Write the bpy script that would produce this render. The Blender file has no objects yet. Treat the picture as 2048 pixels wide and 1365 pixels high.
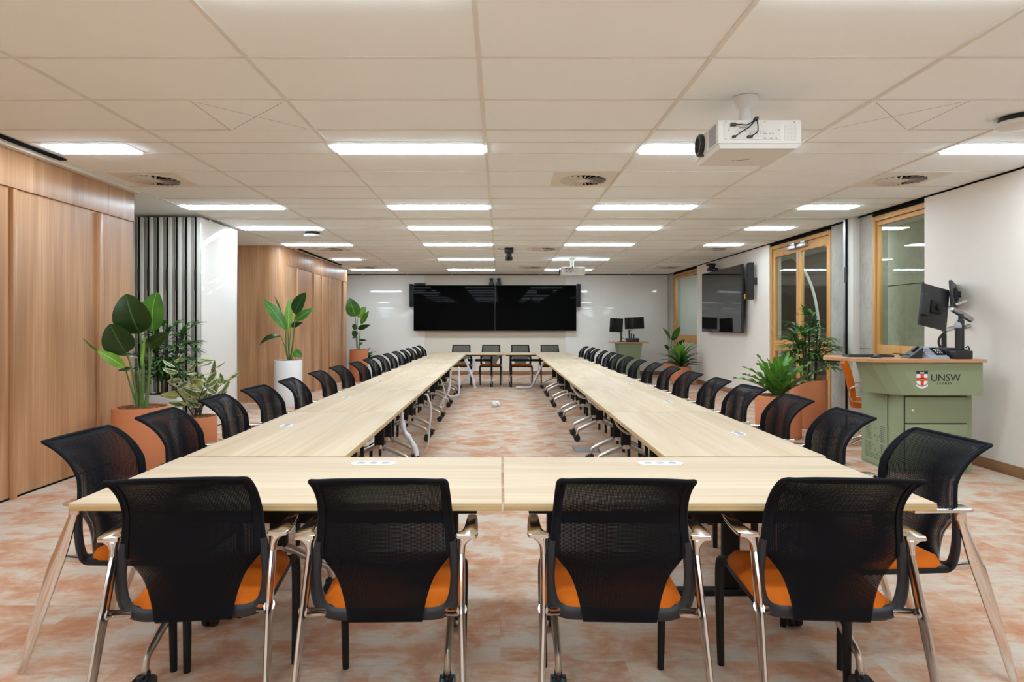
import bpy, bmesh, math, random
from mathutils import Vector, Matrix
random.seed(7)
R = math.radians
S = bpy.context.scene
C = S.collection
# ---------------------------------------------------------------- camera, world, exposure
F = 1250.0          # focal length in pixels of the 2048 px wide frame
VX, VY = 1000.0, 651.0
EYE = 1.345
cam_d = bpy.data.cameras.new('camera'); cam = bpy.data.objects.new('camera', cam_d); C.objects.link(cam)
cam.location = (0, 0, EYE); cam.rotation_euler = (R(90), 0, 0)
cam_d.sensor_width = 36; cam_d.lens = 36 * F / 2048
cam_d.shift_x = (1024 - VX) / 2048; cam_d.shift_y = -(682.5 - VY) / 2048
cam_d.clip_start = 0.05; cam_d.clip_end = 100
S.camera = cam
S.view_settings.view_transform = 'Standard'; S.view_settings.look = 'None'
S.view_settings.gamma = 1; S.view_settings.use_curve_mapping = False
S.view_settings.exposure = 0.2
LIGHT = 25.6
wd = bpy.data.worlds.new('world'); S.world = wd; wd.use_nodes = True
wd.node_tree.nodes['Background'].inputs[0].default_value = (.5, .5, .5, 1)
wd.node_tree.nodes['Background'].inputs[1].default_value = 0.05
S.cycles.max_bounces = 9; S.cycles.diffuse_bounces = 5; S.cycles.glossy_bounces = 4
S.cycles.transparent_max_bounces = 16; S.cycles.use_adaptive_sampling = True; S.cycles.adaptive_threshold = .03
S.cycles.use_denoising = True
S.cycles.sample_clamp_indirect = 6
CEIL = 2.728

def W(x, y, Y):
    return Vector(((x - VX) * Y / F, Y, EYE - (y - VY) * Y / F))

# ---------------------------------------------------------------- materials
def lin(c):
    return tuple(((v / 12.92) if v <= .04045 else ((v + .055) / 1.055) ** 2.4) for v in c)
def rgb(r, g, b): return lin((r / 255, g / 255, b / 255)) + (1,)
def mat(name, col, rough=.5, metal=0, coat=0, emit=0, spec=.5, bump=None):
    m = bpy.data.materials.new(name); m.use_nodes = True
    b = m.node_tree.nodes['Principled BSDF']
    b.inputs['Base Color'].default_value = col
    b.inputs['Roughness'].default_value = rough; b.inputs['Metallic'].default_value = metal
    b.inputs['Coat Weight'].default_value = coat; b.inputs['Coat Roughness'].default_value = .02
    b.inputs['Specular IOR Level'].default_value = spec
    if emit:
        b.inputs['Emission Color'].default_value = col; b.inputs['Emission Strength'].default_value = emit
    if bump:
        n = m.node_tree.nodes; l = m.node_tree.links
        tc = n.new('ShaderNodeTexCoord'); t = n.new('ShaderNodeTexNoise'); t.inputs['Scale'].default_value = bump[0]
        t.inputs['Detail'].default_value = 4
        bp = n.new('ShaderNodeBump'); bp.inputs['Strength'].default_value = bump[1]; bp.inputs['Distance'].default_value = .01
        l.new(tc.outputs['Object'], t.inputs['Vector']); l.new(t.outputs['Fac'], bp.inputs['Height']); l.new(bp.outputs[0], b.inputs['Normal'])
    return m
class NT:
    def __init__(s, m): s.n = m.node_tree.nodes; s.l = m.node_tree.links; s.b = s.n['Principled BSDF']
    def new(s, t, **k):
        x = s.n.new('ShaderNode' + t)
        for a, v in k.items(): setattr(x, a, v)
        return x
    def link(s, a, b): s.l.new(a, b)
    def coords(s, scale, kind='Object', loc=(0, 0, 0)):
        tc = s.new('TexCoord'); mp = s.new('Mapping'); mp.inputs['Scale'].default_value = scale; mp.inputs['Location'].default_value = loc
        s.link(tc.outputs[kind], mp.inputs['Vector']); return mp.outputs[0]
    def noise(s, vec, scale=1, detail=4, rough=.5, dist=0):
        t = s.new('TexNoise'); t.inputs['Scale'].default_value = scale; t.inputs['Detail'].default_value = detail
        t.inputs['Roughness'].default_value = rough; t.inputs['Distortion'].default_value = dist
        s.link(vec, t.inputs['Vector']); return t.outputs['Fac']
    def ramp(s, fac, stops):
        r = s.new('ValToRGB'); e = r.color_ramp.elements
        while len(e) < len(stops): e.new(.5)
        for i, (p, c) in enumerate(stops): e[i].position = p; e[i].color = c
        s.link(fac, r.inputs[0]); return r.outputs[0]
    def mix(s, fac, a, b, mode='MIX'):
        x = s.new('Mix', data_type='RGBA', blend_type=mode)
        if isinstance(fac, (int, float)): x.inputs[0].default_value = fac
        else: s.link(fac, x.inputs[0])
        for v, i in ((a, 6), (b, 7)):
            if isinstance(v, tuple): x.inputs[i].default_value = v
            else: s.link(v, x.inputs[i])
        return x.outputs[2]
    def math(s, op, a, b=None):
        x = s.new('Math', operation=op)
        for i, v in enumerate((a, b)):
            if v is None: continue
            if isinstance(v, (int, float)): x.inputs[i].default_value = v
            else: s.link(v, x.inputs[i])
        return x.outputs[0]
    def bump(s, h, st, d=.01):
        x = s.new('Bump'); x.inputs['Strength'].default_value = st; x.inputs['Distance'].default_value = d
        s.link(h, x.inputs['Height']); s.link(x.outputs[0], s.b.inputs['Normal'])
def wood(name, c1, c2, c3, axis, rough=.45, fine=60, long=1.2, spec=.5):
    m = mat(name, c1, rough); t = NT(m)
    def sc(across, along): v = [across] * 3; v[axis] = along; return tuple(v)
    a = t.noise(t.coords(sc(fine, long)), 1, 5, .6, .3)
    b = t.noise(t.coords(sc(fine / 7, long * .5), loc=(3, 1, 5)), 1, 3, .5, .6)
    col = t.mix(t.ramp(a, [(.35, (0, 0, 0, 1)), (.7, (1, 1, 1, 1))]), c1, c2)
    col = t.mix(t.ramp(b, [(.42, (0, 0, 0, 1)), (.72, (.75, .75, .75, 1))]), col, c3)
    t.link(col, t.b.inputs['Base Color']); t.bump(a, .06); t.b.inputs['Specular IOR Level'].default_value = spec
    return m
M = {}
M['ceiling'] = mat('ceiling_tile', rgb(244, 248, 248), .9, spec=.15, bump=(90, .04))
M['grid'] = mat('ceiling_grid', rgb(226, 222, 214), .8)
M['plaster'] = mat('white_plaster', rgb(228, 222, 210), .8, spec=.2)
M['wallwhite'] = mat('white_wall_panel', rgb(233, 223, 212), .55, spec=.3, bump=(40, .02))
M['wallbeige'] = mat('beige_wall_panel', rgb(222, 212, 196), .7, spec=.2)
M['board'] = mat('white_glass_board', rgb(236, 231, 224), .7, coat=.6, spec=.2)
M['board2'] = mat('white_partition_face', rgb(222, 214, 206), .7, coat=.45, spec=.2)
M['lam'] = wood('brown_timber_laminate', rgb(204, 156, 116), rgb(178, 130, 91), rgb(152, 107, 72), 2, .38, 55, .9)
M['oak'] = wood('golden_oak', rgb(208, 158, 92), rgb(193, 140, 76), rgb(180, 124, 64), 2, .45, 50, 1.5)
M['base'] = wood('skirting_timber', rgb(158, 116, 78), rgb(140, 100, 66), rgb(128, 90, 58), 1, .5, 50, 1)
M['table'] = wood('pale_timber_table', rgb(200, 179, 153), rgb(189, 166, 137), rgb(172, 147, 117), 0, .6, 48, .8, .18)
M['edge'] = wood('ply_edge', rgb(204, 172, 118), rgb(176, 142, 90), rgb(160, 126, 80), 0, .5, 120, .5)
M['slab'] = wood('lectern_top_timber', rgb(200, 150, 106), rgb(184, 132, 90), rgb(170, 120, 80), 0, .45, 50, 1)
M['brownwall'] = wood('dark_brown_panel', rgb(112, 84, 62), rgb(98, 72, 52), rgb(88, 64, 46), 2, .5, 40, .8)
M['black'] = mat('black_plastic', (.012, .012, .014, 1), .42)
M['black_matt'] = mat('black_powder_coat', (.010, .010, .011, 1), .6, spec=.3)
M['shell'] = mat('dark_grey_shell', (.011, .012, .016, 1), .5)
M['wallscreen'] = mat('dull_black_screen', (.003, .003, .003, 1), .03, spec=.03)
M['screen'] = mat('black_screen_glass', (.004, .004, .005, 1), .03, spec=.5)
M['chrome'] = mat('polished_aluminium', (.74, .71, .68, 1), .14, 1)
M['alu'] = mat('satin_aluminium', (.62, .58, .52, 1), .32, 1)
M['steel'] = mat('brushed_steel', (.55, .55, .56, 1), .35, 1)
M['orange'] = mat('orange_fabric', rgb(190, 92, 10), .85, spec=.2, bump=(300, .15))
M['terracotta'] = mat('terracotta_pot', rgb(196, 122, 82), .7, spec=.25, bump=(60, .03))
M['whitepot'] = mat('white_pot', rgb(226, 222, 220), .6)
M['greymetal'] = mat('grey_metal', rgb(150, 152, 158), .5)
M['green'] = mat('sage_green_panel', rgb(138, 147, 115), .55, spec=.35)
M['green_dark'] = mat('dark_gap', (.02, .025, .015, 1), .8)
M['white'] = mat('white_plastic', rgb(222, 219, 214), .45)
M['offwhite'] = mat('off_white_plastic', rgb(214, 208, 198), .5)
M['sleeve'] = mat('white_cable_sleeve', rgb(212, 212, 216), .8, bump=(80, .3))
M['cord'] = mat('white_cord', rgb(205, 198, 188), .5)
M['gap'] = mat('black_shadow_gap', (.008, .008, .008, 1), .9, spec=.1)
M['taupe'] = mat('taupe_plaster', rgb(136, 120, 106), .8)
M['lamp'] = mat('lit_diffuser', (.755, .925, 1.05, 1), .5, emit=LIGHT)
M['bark'] = mat('bark_mulch', rgb(124, 90, 62), .95, spec=.1)
M['stem'] = mat('green_stem', rgb(86, 112, 50), .5)
M['cane'] = mat('dark_cane', rgb(60, 58, 40), .8)
M['logo_black'] = mat('logo_black', (.012, .012, .012, 1), .6)
M['logo_red'] = mat('logo_red', rgb(222, 72, 40), .6)
M['logo_white'] = mat('logo_white', rgb(235, 235, 235), .6)
M['logo_gold'] = mat('logo_gold', rgb(212, 150, 50), .6)
M['ribbon'] = mat('logo_pale_blue', rgb(214, 226, 230), .6)
M['yellow'] = mat('yellow_tag', rgb(225, 185, 30), .5)
M['greyscreen'] = mat('grey_touch_screen', rgb(70, 76, 84), .25)
def concrete(name, c1, c2, c3):
    m = mat(name, c1, .8, spec=.25); t = NT(m)
    a = t.noise(t.coords((1.6, 1.6, 1.2)), 1.6, 8, .62, .4); b = t.noise(t.coords((14, 14, 9)), 1.5, 6, .6)
    col = t.mix(t.ramp(a, [(.35, (0, 0, 0, 1)), (.68, (1, 1, 1, 1))]), c1, c2)
    col = t.mix(t.ramp(b, [(.5, (0, 0, 0, 1)), (.75, (.6, .6, .6, 1))]), col, c3)
    t.link(col, t.b.inputs['Base Color']); t.bump(b, .12); return m
M['concrete'] = concrete('grey_concrete', rgb(182, 177, 168), rgb(164, 159, 150), rgb(146, 141, 132))
M['concrete_g'] = concrete('pale_concrete', rgb(214, 210, 190), rgb(198, 193, 172), rgb(178, 173, 152))
def glass_mat(name, tint, base=.06):
    m = bpy.data.materials.new(name); m.use_nodes = True; n = m.node_tree.nodes; l = m.node_tree.links; n.clear()
    o = n.new('ShaderNodeOutputMaterial'); mx = n.new('ShaderNodeMixShader'); tr = n.new('ShaderNodeBsdfTransparent')
    gl = n.new('ShaderNodeBsdfGlossy'); lw = n.new('ShaderNodeLayerWeight'); lw.inputs[0].default_value = .5; pw = n.new('ShaderNodeMath'); pw.operation = 'POWER'; pw.inputs[1].default_value = 5; l.new(lw.outputs['Facing'], pw.inputs[0]); fr = n.new('ShaderNodeMath'); fr.operation = 'MULTIPLY_ADD'; fr.inputs[1].default_value = .95; fr.inputs[2].default_value = .045; l.new(pw.outputs[0], fr.inputs[0])
    tr.inputs[0].default_value = tint; gl.inputs['Roughness'].default_value = .015
    l.new(fr.outputs[0], mx.inputs[0]); l.new(tr.outputs[0], mx.inputs[1]); l.new(gl.outputs[0], mx.inputs[2]); l.new(mx.outputs[0], o.inputs[0])
    return m
M['glass'] = glass_mat('window_glass', (.90, .94, .90, 1))
def weave():
    m = mat('black_mesh_fabric', (.007, .007, .009, 1), .85, spec=.12); t = NT(m); n = t.n
    tc = t.new('TexCoord'); sp = t.new('SeparateXYZ'); t.link(tc.outputs['Object'], sp.inputs[0])
    k = 2 * math.pi / .0042
    a = t.math('SINE', t.math('MULTIPLY', sp.outputs[0], k)); b = t.math('SINE', t.math('MULTIPLY', sp.outputs[2], k))
    h = t.math('MULTIPLY', t.math('GREATER_THAN', a, -.02), t.math('GREATER_THAN', b, -.02))
    tr = t.new('BsdfTransparent'); mx = t.new('MixShader')
    t.link(h, mx.inputs[0]); t.link(t.b.outputs[0], mx.inputs[1]); t.link(tr.outputs[0], mx.inputs[2])
    t.link(mx.outputs[0], n['Material Output'].inputs[0]); return m
M['mesh'] = weave()
M['hem'] = mat('black_fabric_hem', (.007, .007, .009, 1), .85, spec=.12)
def carpet():
    m = mat('patterned_carpet', rgb(190, 160, 140), .95, spec=.1); t = NT(m)
    # carpet tiles: each tile shifts the streak pattern sideways
    br = t.new('TexBrick'); br.inputs['Scale'].default_value = 1; br.inputs['Brick Width'].default_value = 1.0
    br.inputs['Row Height'].default_value = .5; br.inputs['Mortar Size'].default_value = 0
    br.inputs['Color1'].default_value = (0, 0, 0, 1); br.inputs['Color2'].default_value = (1, 1, 1, 1)
    v0 = t.coords((1, 1, 1)); t.link(v0, br.inputs['Vector'])
    off = t.new('VectorMath', operation='SCALE'); t.link(br.outputs['Color'], off.inputs[0]); off.inputs['Scale'].default_value = .25
    ad = t.new('VectorMath', operation='ADD'); t.link(v0, ad.inputs[0]); t.link(off.outputs[0], ad.inputs[1])
    mp = t.new('Mapping'); mp.inputs['Scale'].default_value = (3.2, 4.4, 1); t.link(ad.outputs[0], mp.inputs[0])
    big = t.noise(mp.outputs[0], 1, 7, .66, .35)
    mp2 = t.new('Mapping'); mp2.inputs['Scale'].default_value = (9, 42, 1); t.link(v0, mp2.inputs[0])
    mid = t.noise(mp2.outputs[0], 1, 5, .65)
    fine = t.noise(t.coords((230, 230, 1)), 1, 3, .7)
    s = t.math('ADD', t.math('MULTIPLY', big, .80), t.math('MULTIPLY', mid, .20))
    s = t.math('ADD', s, t.math('MULTIPLY', t.math('SUBTRACT', fine, .5), .42))
    col = t.ramp(s, [(.39, rgb(211, 198, 184)), (.47, rgb(209, 184, 164)), (.54, rgb(204, 160, 132)), (.65, rgb(193, 132, 99))])
    col = t.mix(t.ramp(fine, [(.36, (0, 0, 0, 1)), (.6, (1, 1, 1, 1))]), t.mix(1.0, col, (.74, .73, .72, 1), 'MULTIPLY'), col)
    t.link(col, t.b.inputs['Base Color']); t.bump(fine, .5, .004); return m
M['carpet'] = carpet()
def perforated():
    m = mat('perforated_green_panel', rgb(138, 147, 115), .55, spec=.35); t = NT(m); p = .0175
    tc = t.new('TexCoord'); sp = t.new('SeparateXYZ'); t.link(tc.outputs['Object'], sp.inputs[0]); y, z = sp.outputs[1], sp.outputs[2]
    def cell(v): return t.math('SUBTRACT', t.math('FRACT', t.math('DIVIDE', t.math('ADD', v, 1), p)), .5)
    cy, cz = cell(y), cell(z)
    dot = t.math('LESS_THAN', t.math('ADD', t.math('MULTIPLY', cy, cy), t.math('MULTIPLY', cz, cz)), .085)
    def band(v, a, b): return t.math('MULTIPLY', t.math('GREATER_THAN', v, a), t.math('LESS_THAN', v, b))
    def both(a, b): return t.math('MULTIPLY', a, b)
    def either(a, b): return t.math('MAXIMUM', a, b)
    c1, c2, cm = band(y, -.095, .0), band(y, .145, .25), band(y, 0, .145)
    hi, lo, bt = band(z, .245, .40), band(z, .07, .225), band(z, .07, .125)
    tex = t.new('TexWhiteNoise', noise_dimensions='2D')
    cb = t.new('CombineXYZ'); t.link(t.math('FLOOR', t.math('DIVIDE', t.math('ADD', y, 1), p)), cb.inputs[0]); t.link(t.math('FLOOR', t.math('DIVIDE', t.math('ADD', z, 1), p)), cb.inputs[1]); t.link(cb.outputs[0], tex.inputs[0])
    few = both(both(cm, band(z, .125, .40)), t.math('GREATER_THAN', tex.outputs[0], .82))
    reg = either(either(both(either(c1, c2), either(hi, lo)), both(cm, bt)), few)
    t.link(t.mix(both(dot, reg), rgb(138, 147, 115), (.01, .012, .008, 1)), t.b.inputs['Base Color']); return m
M['perf'] = perforated()
def leafmat(name, c1, c2, rough=.35, margin=None, stripe=None):
    m = mat(name, c1, rough, spec=.5); t = NT(m)
    uv = t.coords((1, 1, 1), 'UV'); sp = t.new('SeparateXYZ'); t.link(uv, sp.inputs[0])
    nz = t.noise(t.coords((6, 6, 6)), 1, 3)
    col = t.mix(t.ramp(nz, [(.35, (0, 0, 0, 1)), (.65, (1, 1, 1, 1))]), c1, c2)
    au = t.math('ABSOLUTE', sp.outputs[0])
    mid = t.math('LESS_THAN', au, .045)
    col = t.mix(mid, col, tuple(min(1, v * 2.1 + .02) for v in c2[:3]) + (1,))
    if margin:
        e = t.math('ADD', au, t.math('MULTIPLY', t.math('SUBTRACT', t.noise(t.coords((25, 25, 25)), 1, 3), .5), 1.1))
        col = t.mix(t.math('GREATER_THAN', e, .58), col, margin)
    t.link(col, t.b.inputs['Base Color'])
    w = t.math('SINE', t.math('MULTIPLY', sp.outputs[1], 90)); t.bump(w, .06, .003)
    t.b.inputs['Subsurface Weight'].default_value = 0
    tl = t.new('BsdfTranslucent'); t.link(col, tl.inputs[0]); mx = t.new('MixShader'); mx.inputs[0].default_value = .18
    t.link(t.b.outputs[0], mx.inputs[1]); t.link(tl.outputs[0], mx.inputs[2]); t.link(mx.outputs[0], t.n['Material Output'].inputs[0])
    return m
M['leaf_dark'] = leafmat('dark_green_leaf', rgb(27, 55, 16), rgb(36, 67, 21), .3)
M['leaf_mid'] = leafmat('green_leaf', rgb(58, 104, 34), rgb(78, 128, 44), .35)
M['leaf_light'] = leafmat('light_green_leaf', rgb(104, 152, 42), rgb(126, 172, 58), .4)
M['leaf_fern'] = leafmat('fern_leaf', rgb(76, 124, 36), rgb(94, 144, 46), .35)
M['leaf_palm'] = leafmat('palm_leaf', rgb(46, 88, 34), rgb(70, 116, 46), .4)
M['leaf_var'] = leafmat('variegated_leaf', rgb(74, 102, 66), rgb(104, 128, 84), .35, rgb(214, 206, 150))
M['leaf_cream'] = leafmat('cream_leaf', rgb(196, 186, 120), rgb(150, 160, 84), .4)

# ---------------------------------------------------------------- mesh helpers
class MB:
    def __init__(s): s.v = []; s.f = []; s.uv = {}
    def add(s, vs, fs, uvs=None):
        o = len(s.v); s.v += [tuple(v) for v in vs]
        s.f += [tuple(o + i for i in f) for f in fs]
        if uvs:
            for i, u in enumerate(uvs): s.uv[o + i] = u
        return s
    def box(s, x0, x1, y0, y1, z0, z1, bev=0, mtx=None, seg=2):
        bm = bmesh.new(); bmesh.ops.create_cube(bm, size=1)
        for v in bm.verts:
            v.co = Vector(((x0 + x1) / 2 + v.co.x * (x1 - x0), (y0 + y1) / 2 + v.co.y * (y1 - y0), (z0 + z1) / 2 + v.co.z * (z1 - z0)))
        if bev: bmesh.ops.bevel(bm, geom=bm.edges[:], offset=bev, segments=seg, affect='EDGES', profile=.5)
        s.addbm(bm, mtx); return s
    def addbm(s, bm, mtx=None):
        bm.verts.index_update()
        s.add([(mtx @ v.co) if mtx else v.co for v in bm.verts], [[v.index for v in f.verts] for f in bm.faces]); bm.free(); return s
    def tube(s, pts, r, n=8, cap=True, up=None):
        """r: scalar, or a list per point of scalars / (ra, rb); rb lies along UP as far as it can."""
        pts = [Vector(p) for p in pts]; N = len(pts)
        rs = r if isinstance(r, list) else [r] * N
        T = [(pts[min(i + 1, N - 1)] - pts[max(i - 1, 0)]).normalized() for i in range(N)]
        u = Vector(up) if up else (Vector((0, 0, 1)) if abs(T[0].z) < .9 else Vector((0, 1, 0)))
        vs = []; fs = []
        for i in range(N):
            u = (u - T[i] * u.dot(T[i]))
            u = u.normalized() if u.length > 1e-6 else T[i].orthogonal().normalized()
            w = T[i].cross(u); ra, rb = rs[i] if isinstance(rs[i], (tuple, list)) else (rs[i], rs[i])
            for k in range(n):
                a = 2 * math.pi * k / n
                vs.append(pts[i] + w * (ra * math.cos(a)) + u * (rb * math.sin(a)))
        for i in range(N - 1):
            for k in range(n):
                k2 = (k + 1) % n; fs.append((i * n + k, i * n + k2, (i + 1) * n + k2, (i + 1) * n + k))
        if cap: fs += [tuple(range(n))[::-1], tuple((N - 1) * n + k for k in range(n))]
        return s.add(vs, fs)
    def loop(s, pts, r, n=8):
        pts = [Vector(p) for p in pts]; N = len(pts); rs = r if isinstance(r, list) else [r] * N
        c = sum(pts, Vector()) / N; vs = []; fs = []
        for i in range(N):
            T = (pts[(i + 1) % N] - pts[i - 1]).normalized(); u = (pts[i] - c); u = (u - T * u.dot(T)).normalized(); w = T.cross(u)
            ra, rb = rs[i] if isinstance(rs[i], (tuple, list)) else (rs[i], rs[i])
            for k in range(n):
                a = 2 * math.pi * k / n; vs.append(pts[i] + w * (ra * math.cos(a)) + u * (rb * math.sin(a)))
        for i in range(N):
            for k in range(n):
                k2 = (k + 1) % n; j = (i + 1) % N; fs.append((i * n + k, i * n + k2, j * n + k2, j * n + k))
        return s.add(vs, fs)
    def lathe(s, prof, c=(0, 0, 0), n=24, axis=2, mtx=None, cap=True):
        vs = []; fs = []; m = len(prof)
        for r, z in prof:
            for k in range(n):
                a = 2 * math.pi * k / n; p = [r * math.cos(a), r * math.sin(a), z]
                if axis == 0: p = [z, p[0], p[1]]
                if axis == 1: p = [p[1], z, p[0]]
                q = Vector(p) + Vector(c); vs.append(mtx @ q if mtx else q)
        for i in range(m - 1):
            for k in range(n):
                k2 = (k + 1) % n; fs.append((i * n + k, i * n + k2, (i + 1) * n + k2, (i + 1) * n + k))
        if cap: fs += [tuple(range(n))[::-1], tuple((m - 1) * n + k for k in range(n))]
        return s.add(vs, fs)
    def prism(s, poly0, z0, z1, poly1=None):
        poly1 = poly1 or poly0; n = len(poly0)
        vs = [(x, y, z0) for x, y in poly0] + [(x, y, z1) for x, y in poly1]
        fs = [tuple(range(n))[::-1], tuple(range(n, 2 * n))] + [(i, (i + 1) % n, n + (i + 1) % n, n + i) for i in range(n)]
        return s.add(vs, fs)
    def plate(s, poly, y0, y1):
        """a polygon in x, z extruded along y"""
        n = len(poly); vs = [(x, y0, z) for x, z in poly] + [(x, y1, z) for x, z in poly]
        fs = [tuple(range(n)), tuple(range(n, 2 * n))[::-1]] + [(i, n + i, n + (i + 1) % n, (i + 1) % n) for i in range(n)]
        return s.add(vs, fs)
    def grid(s, P, close=False):
        h = len(P); w = len(P[0]); vs = [p for row in P for p in row]; fs = []
        for i in range(h - 1):
            for j in range(w - 1): fs.append((i * w + j, i * w + j + 1, (i + 1) * w + j + 1, (i + 1) * w + j))
        return s.add(vs, fs)
    def leaf(s, base, tip, width, normal=(0, -1, 0), bend=.15, fold=.12, shape=0, n=10, wave=0, roll=0):
        base = Vector(base); tip = Vector(tip); d = tip - base; L = d.length; d.normalize(); nn = Vector(normal)
        nn = (nn - d * nn.dot(d)); nn = nn.normalized() if nn.length > 1e-4 else d.orthogonal().normalized()
        if roll: nn = Matrix.Rotation(roll, 3, d) @ nn
        w = d.cross(nn); vs = []; uv = []; fs = []; cols = (-1, -.5, 0, .5, 1)
        for i in range(n + 1):
            t = i / n
            p = base + d * (L * t) + nn * (bend * L * (4 * t * (1 - t)))
            if shape == 0: ww = math.sin(math.pi * min(1, t ** .75 * .985 + .015)) ** .62      # broad oval
            elif shape == 1: ww = math.sin(math.pi * (t ** .85 * .96 + .04)) ** .9           # lance
            else: ww = min(1, t * 9) * (1 - t) ** .55 * 1.05                                # strap
            hw = width / 2 * max(ww, .01)
            for c in cols:
                q = p + w * (c * hw) + nn * (abs(c) * fold * hw * 1.2 - (abs(c) ** 2) * .0)
                if wave and abs(c) > .4: q += nn * (wave * math.sin(t * 30 + c * 2) * abs(c))
                vs.append(q); uv.append((c, t))
        k = len(cols)
        for i in range(n):
            for j in range(k - 1): fs.append((i * k + j, i * k + j + 1, (i + 1) * k + j + 1, (i + 1) * k + j))
        return s.add(vs, fs, uv)
    def build(s, name, m, parent=None, smooth=True, angle=40):
        me = bpy.data.meshes.new(name); me.from_pydata(s.v, [], s.f); me.validate()
        if s.uv:
            u = me.uv_layers.new(name='UVMap')
            for lp in me.loops: u.data[lp.index].uv = s.uv.get(lp.vertex_index, (0, 0))
        bm = bmesh.new(); bm.from_mesh(me)
        if not s.uv: bmesh.ops.recalc_face_normals(bm, faces=bm.faces)
        if smooth:
            for f in bm.faces: f.smooth = True
            for e in bm.edges:
                if len(e.link_faces) == 2 and e.calc_face_angle(0) > R(angle): e.smooth = False
        bm.to_mesh(me); bm.free()
        me.materials.append(M[m] if isinstance(m, str) else m)
        o = bpy.data.objects.new(name, me); C.objects.link(o)
        if parent: o.parent = parent
        return o
def spline(pts, n=6):
    """Catmull-Rom through points; tuples of any length"""
    out = []; P = [pts[0]] + list(pts) + [pts[-1]]
    for i in range(1, len(P) - 2):
        for k in range(n):
            t = k / n
            out.append(tuple(.5 * (2 * b + (c - a) * t + (2 * a - 5 * b + 4 * c - d) * t * t + (3 * b - a - 3 * c + d) * t ** 3)
                             for a, b, c, d in zip(P[i - 1], P[i], P[i + 1], P[i + 2])))
    out.append(tuple(pts[-1])); return out
def tag(o, label, cat, group=None):
    o['label'] = label; o['category'] = cat
    if group: o['group'] = group
    return o
def thing(name, label, cat, loc=(0, 0, 0), rz=0, group=None):
    o = bpy.data.objects.new(name, None); C.objects.link(o); o.empty_display_size = .1
    o.location = loc; o.rotation_euler = (0, 0, rz); return tag(o, label, cat, group)
def struct(o): o['kind'] = 'structure'; return o
def dup(root, loc, rz, label, group=None):
    def cp(o, p):
        c = o.copy(); C.objects.link(c); c.parent = p
        for ch in o.children: cp(ch, c)
        return c
    r = root.copy(); C.objects.link(r); r.location = loc; r.rotation_euler = (0, 0, rz); r['label'] = label
    if group: r['group'] = group
    for ch in root.children: cp(ch, r)
    return r
def sbox(name, m, *b, bev=0, parent=None):
    o = MB().box(*b, bev=bev).build(name, m, parent)
    return o if parent else struct(o)
def text(name, body, size, m, parent, mtx, ext=.0008, spacing=1.0):
    cu = bpy.data.curves.new(name, 'FONT'); cu.body = body; cu.size = size; cu.extrude = ext; cu.space_character = spacing
    t = bpy.data.objects.new(name, cu); C.objects.link(t); bpy.context.view_layer.update()
    me = bpy.data.meshes.new_from_object(t.evaluated_get(bpy.context.evaluated_depsgraph_get()))
    bpy.data.objects.remove(t); me.materials.clear(); me.materials.append(M[m])
    me.transform(mtx); o = bpy.data.objects.new(name, me); C.objects.link(o); o.parent = parent; return o
ORD = ['first', 'second', 'third', 'fourth', 'fifth', 'sixth', 'seventh', 'eighth', 'ninth', 'tenth', 'eleventh', 'twelfth', 'thirteenth', 'fourteenth', 'fifteenth', 'sixteenth']

# ================================================================ THE ROOM
XL, XR, YB, YF = -3.78, 4.57, 17.0, -4.0
sbox('floor', 'carpet', -8, 8, YF - .2, YB + .2, -.12, 0)
ceil = sbox('ceiling', 'ceiling', -8, 8, YF - .2, YB + .2, CEIL + .004, CEIL + .15)
# grid bars: main runners along the room, cross bars every 600 mm
g = MB()
xs = [-3.71 + 1.2 * k for k in range(7)]
crossA = [5.03 + .6 * k for k in range(-15, 5)]
crossB = [9.02 + .6 * k for k in range(0, 14)]
for x in xs: g.box(x - .012, x + .012, YF, YB, CEIL - .004, CEIL + .006)
for y in crossA + crossB: g.box(-3.7, XR, y - .006, y + .006, CEIL - .001, CEIL + .006)
for y in (4.73, 7.13, 2.33, -.07, 8.72, 10.52, 12.92, 15.32): g.box(-3.7, XR, y - .005, y + .005, CEIL - .001, CEIL + .006)
struct(g.build('trim_1', 'grid', None))
# side walls
left = MB().box(XL - .25, XL, YF, 6.43, 0, CEIL + .05)
struct(left.build('wall_left', 'lam', None))
lf = MB().box(XL, XL + .018, YF, 6.43, 2.41, CEIL - .03, bev=.003)
lf.build('trim_fascia', 'lam', bpy.data.objects['wall_left'])
fn = MB()
for y in (5.87, 4.83, 3.75, 2.7): fn.box(XL, XL + .035, y - .02, y + .02, .0, 2.40, bev=.003)
fn.build('batten', 'lam', bpy.data.objects['wall_left'])
sbox('trim_2', 'gap', XL - .05, XL + .006, YF, 6.43, 0.0, .014)
sbox('trim_3', 'plaster', XL - .25, -3.70, YF, 6.44, CEIL - .03, CEIL + .004)
sl = MB().box(-3.665, -3.605, 2.0, 5.2, CEIL - .012, CEIL - .003).build('slot_diffuser', 'gap', None)
tag(sl, 'black linear air slot in the ceiling above the near timber wall', 'air vent', 'linear air slots')
# alcove behind the near timber wall
sbox('wall_alcove', 'plaster', -6.3, -6.1, 6.0, 11.2, 0, CEIL)
sbox('wall_alcove_return', 'plaster', -6.2, XL - .25, 6.2, 6.43, 0, CEIL)
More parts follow.
